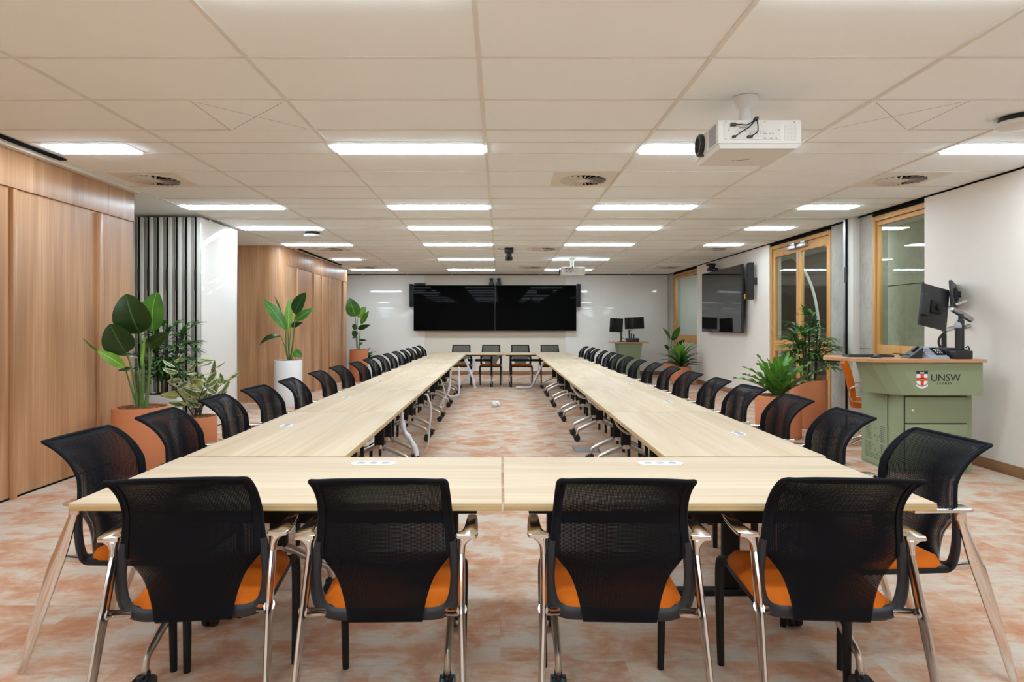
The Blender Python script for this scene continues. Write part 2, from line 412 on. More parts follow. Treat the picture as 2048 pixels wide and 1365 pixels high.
# far timber block with a rounded corner
pl = [(-6.3, 10.87), (-4.03, 10.87)] + [(-4.03 + .25 * math.sin(a), 11.12 - .25 * math.cos(a)) for a in [R(10 * k) for k in range(1, 9)]] + [(XL, 11.12), (XL, 15.4), (-6.3, 15.4)]
blk = struct(MB().prism(pl, 0, CEIL + .01).build('wall_left_far', 'lam', None, angle=60))
fb = MB()
for y in (11.58, 12.63, 13.2, 13.8, 14.95): fb.box(XL, XL + .035, y - .02, y + .02, 0, 2.40, bev=.003)
fb.build('batten', 'lam', blk)
MB().box(XL, XL + .015, 11.15, 15.4, 2.405, CEIL - .02, bev=.003).build('trim_fascia', 'lam', blk)
sl2 = MB().box(-3.67, -3.61, 11.3, 14.3, CEIL - .012, CEIL - .003).build('slot_diffuser', 'gap', None)
tag(sl2, 'black linear air slot in the ceiling above the far rounded timber wall', 'air vent', 'linear air slots')
sbox('wall_recess', 'wallwhite', -6.5, -6.3, 15.3, 17.1, 0, CEIL)
# back wall: white glass boards either side of a beige panel
sbox('wall_back', 'wallbeige', -6.5, 8, YB, YB + .15, 0, CEIL)
for i, (x0, x1, nm) in enumerate(((-6.2, -2.04, 'left of the video wall'), (1.77, 4.555, 'right of the video wall'))):
    w = struct(MB().box(x0, x1, YB - .02, YB, .1, CEIL - .02, bev=.002).build('wall_back_board', 'board', None))
    w['label'] = 'glossy white glass writing wall ' + nm
    for x in ((-3.3,) if i == 0 else (2.72,)): MB().box(x - .003, x + .003, YB - .0205, YB - .015, .1, CEIL - .02).build('joint', 'grid', w)
sbox('baseboard_back', 'base', -6.3, 4.57, YB - .022, YB, 0, .1, bev=.003)
sbox('trim_4', 'gap', -6.3, 4.57, YB - .03, YB, CEIL - .02, CEIL + .003)
# partition track
sbox('trim_5', 'grid', -6.1, XR, 8.02, 8.14, CEIL - .008, CEIL + .01)
tk = MB().box(-6.1, XR, 8.072, 8.088, CEIL - .010, CEIL + .0).build('trim_6', 'steel', None); struct(tk)
# right wall
def wr(name, m, y0, y1, x=XR, z0=0, z1=CEIL): return sbox(name, m, x, XR + .2, y0, y1, z0, z1)
rw = wr('wall_right', 'wallwhite', YF, 6.2)
MB().box(XR, XR + .008, 6.2, 6.73, 0, CEIL).build('lining', 'wallwhite', rw)
for y in (5.5, 4.3, 3.1): MB().box(XR - .0006, XR + .001, y - .002, y + .002, .1, CEIL - .02).build('joint', 'grid', rw)
wr('wall_right_concrete', 'concrete', 7.69, 8.66, XR + .02)
cj = MB().box(XR + .0185, XR + .021, 7.69, 8.66, 1.05, 1.056).build('joint', 'gap', bpy.data.objects['wall_right_concrete'])
r2 = wr('wall_right_far', 'wallwhite', 10.6, 14.0)
MB().box(XR, XR + .008, 14.0, 14.5, 0, CEIL).build('lining', 'wallwhite', r2)
wr('wall_right_corner', 'concrete', 16.5, 17.0)
sbox('baseboard_right', 'base', XR - .014, XR, YF, 6.73, 0, .1, bev=.003)
sbox('baseboard_right_far', 'base', XR - .014, XR, 10.6, 14.5, 0, .1, bev=.003)
sbox('trim_7', 'gap', XR - .004, XR + .2, YF, YB, CEIL - .014, CEIL + .003)
# partition jamb on the right wall
sbox('trim_8', 'offwhite', XR - .07, XR + .02, 7.97, 8.17, 0, CEIL - .003, bev=.003)
sbox('trim_9', 'steel', XR - .082, XR - .07, 8.12, 8.17, 0, CEIL - .003)
sbox('trim_10', 'gap', XR - .085, XR - .07, 8.09, 8.12, 0, CEIL - .003)
MB().box(XR - .09, XR - .08, 8.085, 8.13, 1.9, 2.1).build('hinge', 'black', bpy.data.objects['trim_8'])

def frame_unit(name, y0, y1, leaves, door=False):
    """oak framed full-height glazing in the right wall between y0 and y1"""
    o = thing(name, '', 'x'); del o['label']; del o['category']; struct(o)
    x0, x1 = XR + .03, XR + .11; zt = CEIL - .055
    f = MB(); j = .06 if door else .05
    f.box(x0 - .02, x1, y0, y0 + j, 0, zt, bev=.004).box(x0 - .02, x1, y1 - j, y1, 0, zt, bev=.004)
    f.box(x0 - .02, x1, y0 + j, y1 - j, zt - .06, zt, bev=.004).box(x0 - .02, x1, y0 + j, y1 - j, 0, .06, bev=.004)
    f.build('frame', 'oak', o)
    ly = (y1 - y0 - 2 * j) / leaves
    for k in range(leaves):
        a = y0 + j + k * ly + .004; b = a + ly - .008; st = .075 if door else .03
        l = MB(); z1 = zt - .065
        l.box(x0, x0 + .05, a, a + st, .065, z1, bev=.003).box(x0, x0 + .05, b - st, b, .065, z1, bev=.003)
        l.box(x0, x0 + .05, a + st, b - st, z1 - (.13 if door else .05), z1, bev=.003).box(x0, x0 + .05, a + st, b - st, .92, 1.11, bev=.003)
        l.box(x0, x0 + .05, a + st, b - st, .065, .25, bev=.003)
        lo = l.build('door_leaf' if door else 'sash', 'oak', o)
        MB().box(x0 + .022, x0 + .030, a + st, b - st, 1.11, z1 - .05).build('glass_pane', 'glass', lo)
        MB().box(x0 + .022, x0 + .030, a + st, b - st, .25, .92).build('glass_pane', 'glass', lo)
        if door:
            yy = a + .02 if k else b - .30
            cm = MB().box(x0 - .05, x0 + .0, yy, yy + .28, z1 - .075, z1 - .015, bev=.005)
            cm.box(x0 - .03, x0 - .012, yy + .06, yy + .2, z1 - .012, z1 + .03, bev=.003)
            cm.build('door_closer', 'steel', lo)
            for z in (.4, 1.3, 2.2):
                yh = b - .006 if k else a - .002
                MB().box(x0 - .012, x0 + .002, yh - .008, yh + .016, z - .05, z + .05).build('hinge', 'alu', lo)
    MB().box(XR + .01, XR + .15, y0, y1, zt, CEIL - .02).build('head_gap', 'gap', o)
    return o
frame_unit('window_1', 6.205, 7.685, 1)
frame_unit('door_1', 8.665, 10.595, 2, True)
frame_unit('window_2', 14.005, 16.495, 1)
# corridor beyond the glazing
sbox('wall_corridor_concrete', 'concrete_g', 5.55, 5.75, 5.4, 10.3, 0, CEIL)
MB().box(5.548, 5.551, 5.4, 10.3, 1.9, 1.91).build('joint', 'gap', bpy.data.objects['wall_corridor_concrete'])
sbox('wall_corridor', 'brownwall', 6.1, 6.3, 10.3, 17.2, 0, 2.08)
sbox('wall_corridor_upper', 'taupe', 6.1, 6.3, 10.3, 17.2, 2.08, CEIL)
sbox('wall_corridor_return', 'plaster', 5.75, 6.3, 10.2, 10.3, 0, CEIL)
sbox('wall_corridor_near', 'plaster', 4.77, 6.3, 5.3, 5.4, 0, CEIL)
sbox('wall_corridor_pale', 'wallwhite', 4.8, 6.1, 16.9, 17.0, 0, CEIL)
for cy, nm, rr_ in ((11.2, 'trim_11', .022),):   # big white ring standing in the corridor
    ring = [Vector((5.0, cy - 1.4 * math.cos(t), 1.2 + 1.4 * math.sin(t))) for t in [R(-58.5 + 297 * k / 80) for k in range(81)]]
    struct(MB().tube(ring, rr_, 8, up=(1, 0, 0)).build(nm, 'white', None))
sbox('wall_front', 'wallwhite', -8, 8, YF - .2, YF, 0, CEIL)

# ================================================================ CEILING FITTINGS
def ceiling_light(x0, x1, yc, label):
    o = thing('ceiling_light', label, 'ceiling light', ((x0 + x1) / 2, yc, CEIL), 0, 'recessed strip lights in the ceiling')
    h = (x1 - x0) / 2 - .012; d = .115
    fr = MB().box(-h, h, -d - .012, -d, -.006, .002).box(-h, h, d, d + .012, -.006, .002).box(-h, -h + .012, -d, d, -.006, .002).box(h - .012, h, -d, d, -.006, .002)
    if x1 - x0 > 1:
        for k in (-1, 1): fr.box(k * h / 3 - .004, k * h / 3 + .004, -d, d, -.004, .002)
    fr.build('frame', 'white', o)
    MB().box(-h + .012, h - .012, -d + .004, d - .004, -.016, .002, bev=.001).build('diffuser', 'lamp', o)
cols = {'l': (-3.7, -2.52, 'left'), 'c': (-1.31, -.11, 'centre-left'), 'r': (1.09, 2.29, 'centre-right'), 'e': (3.49, 4.15, 'right')}
rows = [(4.88, 'nearest', {'l': (-3.52, -2.83), 'e': (3.49, 4.5)}, 'lcre'), (7.28, 'second', {}, 'lcre'), (8.87, 'third', {}, 'lcre'), (10.67, 'fourth', {}, 'lcre'),
        (13.07, 'fifth', {'l': (-3.49, -2.89)}, 'lcr'), (15.47, 'farthest', {}, 'lcr'), (2.48, 'overhead', {'e': (3.49, 4.1)}, 'lcre'), (1.28, 'added overhead rear', {}, 'cr'), (.08, 'rear', {}, 'lcr'), (-2.32, 'rearmost', {}, 'lcr')]  # the overhead rear row is added to brighten the near tables
for y, rn, ov, cs in rows:
    for c in cs:
        x0, x1 = ov.get(c, cols[c][:2])
        sz = 'short' if x1 - x0 < 1 else 'long'
        ceiling_light(x0, x1, y, f'{sz} bright ceiling strip light, {cols[c][2]} one in the {rn} row of lights')
ceiling_light(4.82, 5.5, 6.85, 'added unseen ceiling strip light in the corridor by the near end of the near window')  # lamp added out of sight to brighten the concrete behind the near window
ceiling_light(4.9, 5.45, 9.35, 'added unseen ceiling strip light in the corridor behind the concrete pier')  # unseen lamp, added to lift the corridor concrete
ceiling_light(4.95, 5.35, 11.9, 'short ceiling strip light in the corridor beyond the glass door')
ceiling_light(4.9, 6.0, 15.6, 'added ceiling strip light in the corridor beyond the far window')  # added lamp so the corridor past the far window is lit

def vent_proto():
    o = thing('ceiling_vent', '', 'air vent', (0, 0, CEIL), 0, 'round swirl air vents in the ceiling')
    MB().box(-.295, .295, -.295, .295, -.004, .003).build('plate', 'plaster', o)
    MB().lathe([(.215, -.0046), (.215, -.0041)], n=32).build('opening', 'gap', o)
    b = MB()
    for k in range(24):
        a = 2 * math.pi * k / 24; mt = Matrix.Rotation(a, 4, 'Z') @ Matrix.Translation((.145, 0, -.010)) @ Matrix.Rotation(R(38), 4, 'X')
        b.box(-.07, .07, -.016, .016, -.001, .001, mtx=mt)
    b.build('blade', 'offwhite', o)
    MB().lathe([(.225, -.004), (.225, -.010), (.212, -.010), (.212, -.004)], n=32, cap=False).lathe([(.075, -.005), (.07, -.014), (.02, -.018)], n=20).build('ring', 'offwhite', o)
    return o
vents = [(.79, 5.93, 'near the big projector over the table'), (-3.27, 5.93, 'near the end of the near timber wall'), (3.8, 5.93, 'above the green lectern'),
         (.79, 11.3, 'beyond the small ceiling camera'), (-3.07, 11.3, 'beside the far rounded timber corner'), (3.85, 11.3, 'beside the wall television'),
         (.75, 14.9, 'before the video wall'), (4.0, 14.9, 'by the far right window'), (-3.2, 14.9, 'at the rounded wall end')]
v0 = vent_proto()
for i, (x, y, t) in enumerate(vents):
    lb = 'round swirl vent in square ceiling plate ' + t
    if i == 0: v0.location = (x, y, CEIL); v0['label'] = lb
    else: dup(v0, (x, y, CEIL), 0, lb)
for x, t, fl in ((-1.61, 'left of the room centre', 1), (2.59, 'right of the big projector', -1)):
    p = thing('access_panel', 'square ceiling access panel scored with a cross, ' + t, 'access panel', (x, 4.13, CEIL), 0, 'ceiling access panels')
    MB().box(-.295, .295, -.294, .294, -.003, .003).build('panel', 'ceiling', p)
    s = MB()
    for a in (45, -45): s.box(-.37, .37, -.0016, .0016, -.0036, -.0025, mtx=Matrix.Rotation(R(a), 4, 'Z'))
    s.box(-.297, -.292, -.294, .294, -.0036, -.002).box(.292, .297, -.294, .294, -.0036, -.002)
    s.build('score_line', 'greymetal', p)
def wap(x, y, t):
    o = thing('wireless_access_point', 'round white ceiling disc with dark base ' + t, 'wireless access point', (x, y, CEIL), 0, 'round ceiling discs')
    MB().lathe([(.105, 0), (.11, -.03), (.1, -.034)], n=32).build('base', 'black', o)
    MB().lathe([(.12, -.034), (.13, -.045), (.125, -.06), (.10, -.072), (.03, -.078)], n=32).build('cover', 'white', o)
wap(-2.79, 9.3, 'between strip lights near the far timber wall'); wap(3.44, 4.15, 'at the right edge above the lectern side')

def projector(y, label, near):
    o = thing('projector', label, 'projector', (1.255, y, 2.37), 0, 'ceiling projectors')
    MB().lathe([(.075, CEIL - 2.37), (.075, CEIL - 2.38), (.05, CEIL - 2.43), (.036, CEIL - 2.44), (.036, .165)], (.235, .20, 0), 20).build('ceiling_mount', 'white', o)
    w, d, h = .485, .43, .162
    b = MB().box(0, w, 0, d, .022, h, bev=.012)
    bt = [(.008, .008), (w - .008, .008), (w - .008, d - .008), (.008, d - .008)]; bb = [(.02, .02), (w - .02, .02), (w - .02, d - .01), (.02, d - .01)]
    b.prism(bb, 0.0, .026, bt).build('casing', 'white', o)
    ln = MB().lathe([(.068, .012), (.068, -.022), (.06, -.03), (.05, -.03), (.042, -.012), (.0, -.006)], (0, .28, .09), 24, axis=0).build('lens', 'black', o)
    MB().box(-.004, .002, .20, .375, .028, .15, bev=.002).build('lens_plate', 'offwhite', o)
    gr = MB()
    for k in range(14): gr.box(-.002, .001, .03, .15, .035 + k * .008, .039 + k * .008)
    gr.build('side_grille', 'greymetal', o)
    p = MB().box(.035, .36, -.004, .002, .045, .145).box(.385, .455, -.003, .002, .04, .13, bev=.002)
    p.build('connector_panel', 'offwhite', o)
    q = MB()
    for (px, pz, sw, sh) in ((.185, .078, .012, .007), (.205, .078, .006, .008), (.225, .078, .006, .008), (.245, .078, .006, .008), (.27, .078, .018, .007), (.3, .078, .008, .008), (.315, .078, .008, .008), (.27, .052, .016, .007), (.305, .052, .016, .007), (.335, .052, .008, .008), (.15, .112, .06, .006), (.21, .094, .13, .003), (.25, .064, .08, .002), (.12, .094, .04, .003)):
        q.box(px - sw / 2, px + sw / 2, -.0055, -.003, pz - sh / 2, pz + sh / 2)
    for (px, pz) in ((.045, .145), (.045, .05), (.06, .1), (.35, .1), (.44, .146), (.27, .146)): q.box(px - .003, px + .003, -.0055, .003, pz - .003, pz + .003)
    for i in range(3):
        for k in range(3): q.box(.40 + i * .02, .405 + i * .02, -.0042, 0, .055 + k * .024, .058 + k * .024)
    q.build('port', 'greymetal', o)
    cb = MB()
    for pts in ([(.09, -.012, .128), (.12, -.025, .125), (.16, -.03, .122), (.215, -.02, .16)], [(.21, -.02, .155), (.17, -.03, .11), (.12, -.03, .078), (.095, -.012, .06)], [(.217, -.02, .155), (.215, -.04, .1), (.21, -.035, .075), (.18, -.012, .058)]):
        cb.tube(spline(pts, 5), .0035, 6)
    cb.box(.07, .1, -.022, -.002, .12, .137, bev=.003).box(.165, .195, -.02, -.002, .052, .066, bev=.003).box(.08, .1, -.02, -.002, .053, .066, bev=.003).box(.205, .225, -.03, .01, .152, .17, bev=.004)
    cb.build('cable', 'black', o)
    if near:
        text('brand_mark', 'Panasonic', .026, 'logo_black', o, Matrix.Translation((.19, .30, -.0006)) @ Matrix.Rotation(R(-20), 4, 'Z') @ Matrix.Rotation(R(180), 4, 'X'), .0003)
projector(3.6, 'large white projector with black cables hung from the ceiling, nearest of the two', True)
projector(12.7, 'white projector hung far back before the video wall, farther of the two', False)
def ptz(name, loc, label, hang):
    o = thing(name, label, 'camera', loc)
    s = -1 if hang else 1
    MB().box(-.08, .08, -.07, .07, min(0, s * .09), max(0, s * .09), bev=.012).build('base', 'black', o)
    MB().box(-.05, .05, -.05, .05, min(s * .08, s * .17), max(s * .08, s * .17), bev=.015).build('neck', 'black', o)
    MB().box(-.065, .065, -.075, .06, min(s * .15, s * .225), max(s * .15, s * .225), bev=.02).build('head', 'black', o)
    MB().lathe([(.03, .0), (.03, -.02), (.02, -.022), (.012, -.015)], (0, -.07, s * .19), 16, axis=1).build('lens', 'screen', o)
    return o
cc = ptz('conference_camera', (.16, 11.2, CEIL), 'small black camera hanging from the ceiling grid', True)
MB().tube(spline([(-.08, 0, -.01), (-.13, 0, -.025), (-.17, .0, -.01), (-.2, 0, 0)], 4), .004, 6).build('cable', 'black', cc)
for x, t in ((-.235, 'left'), (-.035, 'right')):
    ptz('conference_camera', (x, 16.86, 2.435), f'black camera on top of the video wall, {t} one of the pair', False).scale = (.8, .8, .8)

# ================================================================ SCREENS
def screen(name, label, x0, x1, z0, z1, y, group=None, m='screen'):
    o = thing(name, label, 'television', ((x0 + x1) / 2, y, z0), 0, group); w = (x1 - x0) / 2; h = z1 - z0
    MB().box(-w + .2, w - .2, .03, .145, .25, h - .25, bev=.01).build('wall_bracket', 'black', o)
    MB().box(-w, w, -.0, .045, 0, h, bev=.004).build('casing', 'black', o)
    MB().box(-w + .008, w - .008, -.003, .0, .01, h - .008).build('screen', m, o)
    return o
screen('television', 'large black screen, left half of the video wall', -2.325, -.137, 1.195, 2.425, 16.82, 'video wall screens', 'wallscreen')
screen('television', 'large black screen, right half of the video wall', -.133, 2.055, 1.195, 2.425, 16.82, 'video wall screens', 'wallscreen')
def bar_speaker(name, loc, label, rz=0, h=.62):
    o = thing(name, label, 'speaker', loc, rz, 'slim black wall speakers')
    MB().box(-.05, .05, -.06, .04, 0, h, bev=.012).build('cabinet', 'black', o)
    MB().box(-.04, .04, -.064, -.058, .02, h - .02, bev=.004).build('grille', 'black_matt', o)
    MB().box(-.03, .03, .03, .16, h / 2 - .06, h / 2 + .06).build('bracket', 'black', o)
bar_speaker('wall_speaker', (-2.385, 16.84, 1.84), 'slim black speaker on the left edge of the video wall')
bar_speaker('wall_speaker', (2.115, 16.84, 1.84), 'slim black speaker on the right edge of the video wall')
bx = thing('control_box', 'small black box on top left corner of the video wall', 'device', (-2.16, 16.86, 2.426))
MB().box(-.15, .15, -.05, .05, 0, .055, bev=.006).build('casing', 'black', bx); MB().box(-.1, .1, -.052, -.049, .012, .03).build('grille', 'black_matt', bx)
# television on the right wall (faces -x): built facing -y and turned
tv = screen('television', 'black wall television hung beside the glass door', -1.12, 1.12, 0, 1.26, 0)
tv.location = (4.42, 12.56, 1.205); tv.rotation_euler = (0, 0, R(-90))
MB().box(1.06, 1.11, .046, .06, .15, .95, bev=.004).build('side_strip', 'black_matt', tv)
MB().box(1.075, 1.125, .05, .075, .62, .72, bev=.01).build('yellow_tag', 'yellow', tv)
bar_speaker('wall_speaker', (4.47, 11.13, 1.80), 'slim black speaker between the wall television and the glass door', R(-90), .66)
pc = ptz('conference_camera', (4.42, 13.05, 2.475), 'black twin-lens camera on top of the wall television', False); pc.scale = (1, 1.2, .72); pc.rotation_euler = (0, 0, R(-90))
MB().box(.09, .3, -.02, .03, 0, .05, bev=.01).build('bracket', 'black', pc)

# ================================================================ PARTITION STACK
def partition(x, k, n):
    o = thing('partition_panel', '', 'folding wall panel', (x, 7.82, 0), 0, 'stacked folding wall panels')
    o['label'] = ['white folding wall panel nearest the room, its broad glossy face showing', *[f'stacked white folding wall panel, {ORD[q]} one behind the outermost panel' for q in range(12)]][k]
    MB().box(-.100, -.012, .004, 1.09, .02, CEIL - .03, bev=.004).build('panel', 'board2', o)
    MB().box(-.014, -.0095, .0, .012, .02, CEIL - .03).box(-.014, -.0095, 1.08, 1.092, .02, CEIL - .03).build('edge_strip', 'steel', o)
    MB().box(-.082, -.060, -.010, .005, .02, CEIL - .03).build('seal', 'gap', o)
    MB().box(-.060, -.012, -.006, .005, .02, CEIL - .03, bev=.002).build('edge_trim', 'offwhite', o)
    MB().box(-.085, -.055, -.016, -.008, 1.78, 2.05, bev=.003).build('hinge', 'black', o)
    MB().box(-.07, -.04, .3, .36, CEIL - .032, CEIL + .003).build('hanger', 'steel', o)
    return o
xpos = [-3.735 - .118 * k for k in range(8)]
for k, x in enumerate(xpos): partition(x, k, 8)

# ================================================================ TABLES
def leg_set(o, x, tbase=False):
    l = MB().box(x - .022, x + .022, -.045, .045, .03 if tbase else .235, .69, bev=.016, seg=3)
    if tbase:
        c = l.box(x - .03, x + .03, -.33, .33, 0, .03, bev=.008).build('leg', 'black_matt', o); return
    l.box(x - .03, x + .03, -.2, .2, .672, .70, bev=.006)
    lo = l.build('leg', 'black_matt', o)
    f = MB()
    for s in (-1, 1):
        f.tube(spline([(x, 0, .245), (x, s * .06, .225), (x, s * .21, .155), (x, s * .245, .135), (x, s * .258, .10), (x, s * .258, .07)], 4),
               [(.026 - .010 * min(1, i / 12), .018 - .006 * min(1, i / 12)) for i in range(21)], 10, up=(1, 0, 0))
    f.lathe([(.034, .215), (.034, .25)], (x, 0, 0), 16)
    f.build('foot', 'alu', lo)
    for s in (-1, 1):
        w = MB(); cy = s * .262
        for dx in (-.017, .017): w.lathe([(.01, -.011), (.034, -.011), (.036, -.006), (.036, .006), (.034, .011), (.01, .011)], (x + dx, cy, .036), 18, axis=0)
        w.box(x - .008, x + .008, cy - .03, cy + .03, .035, .078, bev=.006).lathe([(.016, .06), (.013, .09)], (x, s * .258, 0), 10)
        w.box(x - .022, x + .022, cy + s * .02, cy + s * .05, .05, .068, bev=.005)
        w.build('caster', 'black', lo)
def table_proto(kind):
    hw = .747 if kind == 'front' else .743
    o = thing('conference_table', '', 'table', (0, 0, 0), 0, 'pale timber tables set in a long ring')
    MB().box(-hw, hw, -.378, .378, .7062, .730, bev=.0015).build('tabletop', 'table', o)
    MB().box(-hw - .0005, hw + .0005, -.3785, .3785, .7035, .7235, bev=.001).build('edge_band', 'edge', o)
    MB().box(-.58, .58, -.05, .05, .665, .70, bev=.004).box(-.55, .55, -.02, .02, .545, .60, bev=.006).box(-.66, .66, -.33, -.29, .68, .704).box(-.66, .66, .29, .33, .68, .704).build('under_rail', 'black_matt', o)
    leg_set(o, -.55, kind == 'tnear'); leg_set(o, .55)
    px, py = (0, .12) if kind != 'row' else (-.12, .03)
    return o
def power_module(o, x, y, along=True, wide=.155):
    w, d = (wide / 2, .032) if along else (.032, wide / 2)
    b = MB(); r = .03; pts = []
    for cx, cy, a0 in ((w - r, d - r, 0), (-w + r, d - r, 90), (-w + r, -d + r, 180), (w - r, -d + r, 270)):
        for k in range(5): a = R(a0 + k * 22.5); pts.append((x + cx + r * math.cos(a), y + cy + r * math.sin(a)))
    b.prism(pts, .7295, .7335); m = b.build('power_outlet', 'white', o)
    q = MB()
    for k in (-1, 0, 1):
        dx, dy = (k * wide * .27, 0) if along else (0, k * wide * .27)
        q.lathe([(.02, .7334), (.02, .7342), (.014, .7342), (.014, .7336)], (x + dx, y + dy, 0), 14).box(x + dx - .006, x + dx + .006, y + dy - .002, y + dy + .002, .7335, .7345)
    q.build('socket', 'greymetal', m)
TXL, TXR = -1.105, 1.152
FT = 2.535
protoF = table_proto('front'); protoR = table_proto('row'); protoT = table_proto('tnear')
power_module(protoF, 0, .0, True, .20); power_module(protoR, -.14, -.2, True, .11); power_module(protoT, -.14, -.2, True, .11)
for ch in protoF.children:
    if ch.name.startswith('power_outlet'): ch.location = (.18, .24, 0)
protoF.location = (-.742, FT, 0); protoF['label'] = 'pale timber table at the near end, left of the centre gap'
f2 = dup(protoF, (.762, FT, 0), 0, 'pale timber table at the near end, right of the centre gap')
for ch in f2.children:
    if ch.name.startswith('power_outlet'): ch.location = (-.05, .24, 0)
usedR = False
for side, X, rz in (('left', TXL, R(-90)), ('right', TXR, R(90))):
    for k in range(7):
        y = 2.925 + .75 + 1.5 * k + .002
        lb = f'pale timber table in the {side} row, ' + (['nearest the camera in its row', *[f'{q} from the near end of its row' for q in ORD[1:6]], 'last before the far end tables'][k])
        src = protoR
        if side == 'left' and k == 0: protoR.location = (X, y, 0); protoR.rotation_euler = (0, 0, rz); protoR['label'] = lb; continue
        if side == 'right' and k == 0: protoT.location = (X, y, 0); protoT.rotation_euler = (0, 0, rz); protoT['label'] = lb; continue
        dup(protoR, (X, y, 0), rz, lb)
dup(protoF, (-.735, 13.82, 0), R(180), 'pale timber table at the far end under the video wall, left of its centre gap')
dup(protoF, (.785, 13.82, 0), R(180), 'pale timber table at the far end under the video wall, right of its centre gap')

# ================================================================ CHAIRS
def chair_proto():
    o = thing('conference_chair', '', 'chair', (0, 0, 0), 0, 'black mesh chairs with orange seats')
    # profile of the mesh from bottom to lip: (z, y, half width)
    prof = spline([(.386, -.182, .117), (.393, -.200, .118), (.43, -.205, .125), (.48, -.213, .137), (.535, -.222, .158), (.582, -.230, .193), (.615, -.234, .216), (.70, -.238, .211), (.77, -.248, .206), (.815, -.268, .204), (.85, -.298, .203), (.872, -.328, .202), (.882, -.352, .196)], 4)
    def back(off):
        rows = []
        for (z, y, hw) in prof:
            cv = .045 * max(0, 1 - max(0, z - .74) / .14) * min(1, max(0, (z - .40) / .2)); bow = min(1, max(0, (z - .40) / .2))
            rows.append([(u * hw, y + off + cv * (u * u) - (.028 * bow * (1 - u * u) if z < .8 else .028 * (1 - u * u) * max(0, (.9 - z) / .1)), z) for u in [k / 10 - 1 for k in range(21)]])
        return rows
    A = back(0); B = back(.005); m = MB().grid(A).grid([r[::-1] for r in B])
    m.build('backrest', 'mesh', o)
    # frame: thick lip and sides, outer shell loop below
    top = [p for p in prof if p[0] >= .6]
    def edge(s): return [(s * hw * 1.0, y + .045 * max(0, 1 - max(0, z - .74) / .14) + .002, z) for z, y, hw in top]
    L = edge(-1); Rr = edge(1)
    lip = [(u * top[-1][2], top[-1][1] + .002, top[-1][0] + .002 - 0.004 * u ** 4) for u in [-.9, -.6, -.3, 0, .3, .6, .9]]
    path = L + lip + Rr[::-1]
    rs = [(.017, .008)] * len(L) + [(.013, .008)] * len(lip) + [(.017, .008)] * len(L)
    fr = MB()
    fr.tube(path, [(.0075, .008)] * len(path), 8, up=(1, 0, 0))
    # opaque hem band inside the frame, front and back
    for off in (-.003, .008):
        G = back(off); idx = [i for i, p in enumerate(prof) if p[0] >= .6]
        for s in (slice(0, 2), slice(19, 21)): fr.grid([G[i][s] for i in idx])
        fr.grid([G[i] for i in idx[-6:]])
    fr.build('back_frame', 'hem', o, angle=70)
    sh = spline([(0, -.172, .405), (.10, -.172, .405), (.165, -.174, .408), (.204, -.176, .428), (.222, -.178, .47), (.227, -.182, .53), (.221, -.186, .59), (.213, -.190, .65)], 5)
    n = len(sh)
    pth = [(-x, y, z) for x, y, z in sh[::-1]] + sh[1:]
    rr = [(.022 - .009 * (i / n) ** 3, .012) for i in range(n)]
    MB().tube(pth, rr[::-1] + rr[1:], 10, up=(0, 1, 0)).build('back_shell', 'shell', o)
    # seat cushion
    P = []
    for i in range(13):
        v = i / 12; y = -.175 + .43 * v; z = .458 + .020 * v - .03 * (max(0, v - .8) / .2) ** 2
        hw = .222 * (1 - .0 * v)
        if v < .12: hw *= .8 + .2 * math.sqrt(v / .12)
        if v > .88: hw *= 1 - .08 * ((v - .88) / .12) ** 2
        row = []
        for k in range(13):
            u = k / 6 - 1; e = max(0, abs(u) - .82) / .18
            row.append((u * hw, y, z - .034 * e ** 2.2 - .012 * (1 - abs(u)) * math.sin(math.pi * v) * .6 - (.03 * (1 - v / .1) ** 2 if v < .1 else 0)))
        P.append(row)
    sm = MB().grid(P)
    Q = [[(x, y, .418 + .012 * (j / 12)) for (x, y, z) in row] for j, row in enumerate(P)]
    sm.grid([r[::-1] for r in Q])
    for a, b in (([r[0] for r in P], [r[0] for r in Q]), ([r[-1] for r in Q], [r[-1] for r in P]), (P[-1], Q[-1]), (Q[0], P[0])): sm.grid([a, b])
    sm.build('seat', 'orange', o, angle=60)
    MB().box(-.226, .226, -.165, .262, .402, .430, bev=.012).build('seat_pan', 'black_matt', o)
    for s in (-1, 1):
        MB().tube(spline([(s * .20, .17, .42), (s * .222, .225, .425), (s * .233, .248, .39), (s * .232, .252, .2), (s * .228, .250, 0)], 5),
                  [(.018, .018)] * 8 + [(.019 - .005 * k / 12, .019 - .006 * k / 12) for k in range(13)], 10, up=(0, 1, 0)).build('leg', 'black_matt', o)
        rl = spline([(s * .262, -.385, 0), (s * .256, -.325, .2), (s * .249, -.262, .40), (s * .247, -.240, .46), (s * .245, -.206, .56), (s * .244, -.182, .632)], 5)
        nn = len(rl)
        MB().tube(rl, [(.0105 + .0015 * (i / nn), .015 + .013 * math.sin(math.pi * min(1, i / nn * 1.1)) ** 1.3) for i in range(nn)], 10, up=(0, 1, 0)).tube(
            spline([(s * .248, -.25, .452), (s * .240, -.235, .442), (s * .225, -.215, .432), (s * .20, -.185, .42)], 4), [(.016, .020)] * 4 + [(.012, .016)] * 9, 10, up=(0, 1, 0)).build('leg', 'chrome', o)
        bm = bmesh.new(); zt = .669
        out = [(.230, -.196), (.262, -.203), (.290, -.198), (.297, -.18), (.297, -.10), (.294, -.02), (.290, .025), (.280, .034), (.266, .034), (.257, .025), (.253, -.05), (.250, -.11), (.244, -.145), (.228, -.168), (.225, -.184)]
        top_ = [bm.verts.new((s * x, y, zt - .05 * max(0, y + .05) ** 1.5)) for x, y in out]; bot = [bm.verts.new((v.co.x, v.co.y, v.co.z - .014)) for v in top_]
        bm.faces.new(top_); bm.faces.new(bot[::-1])
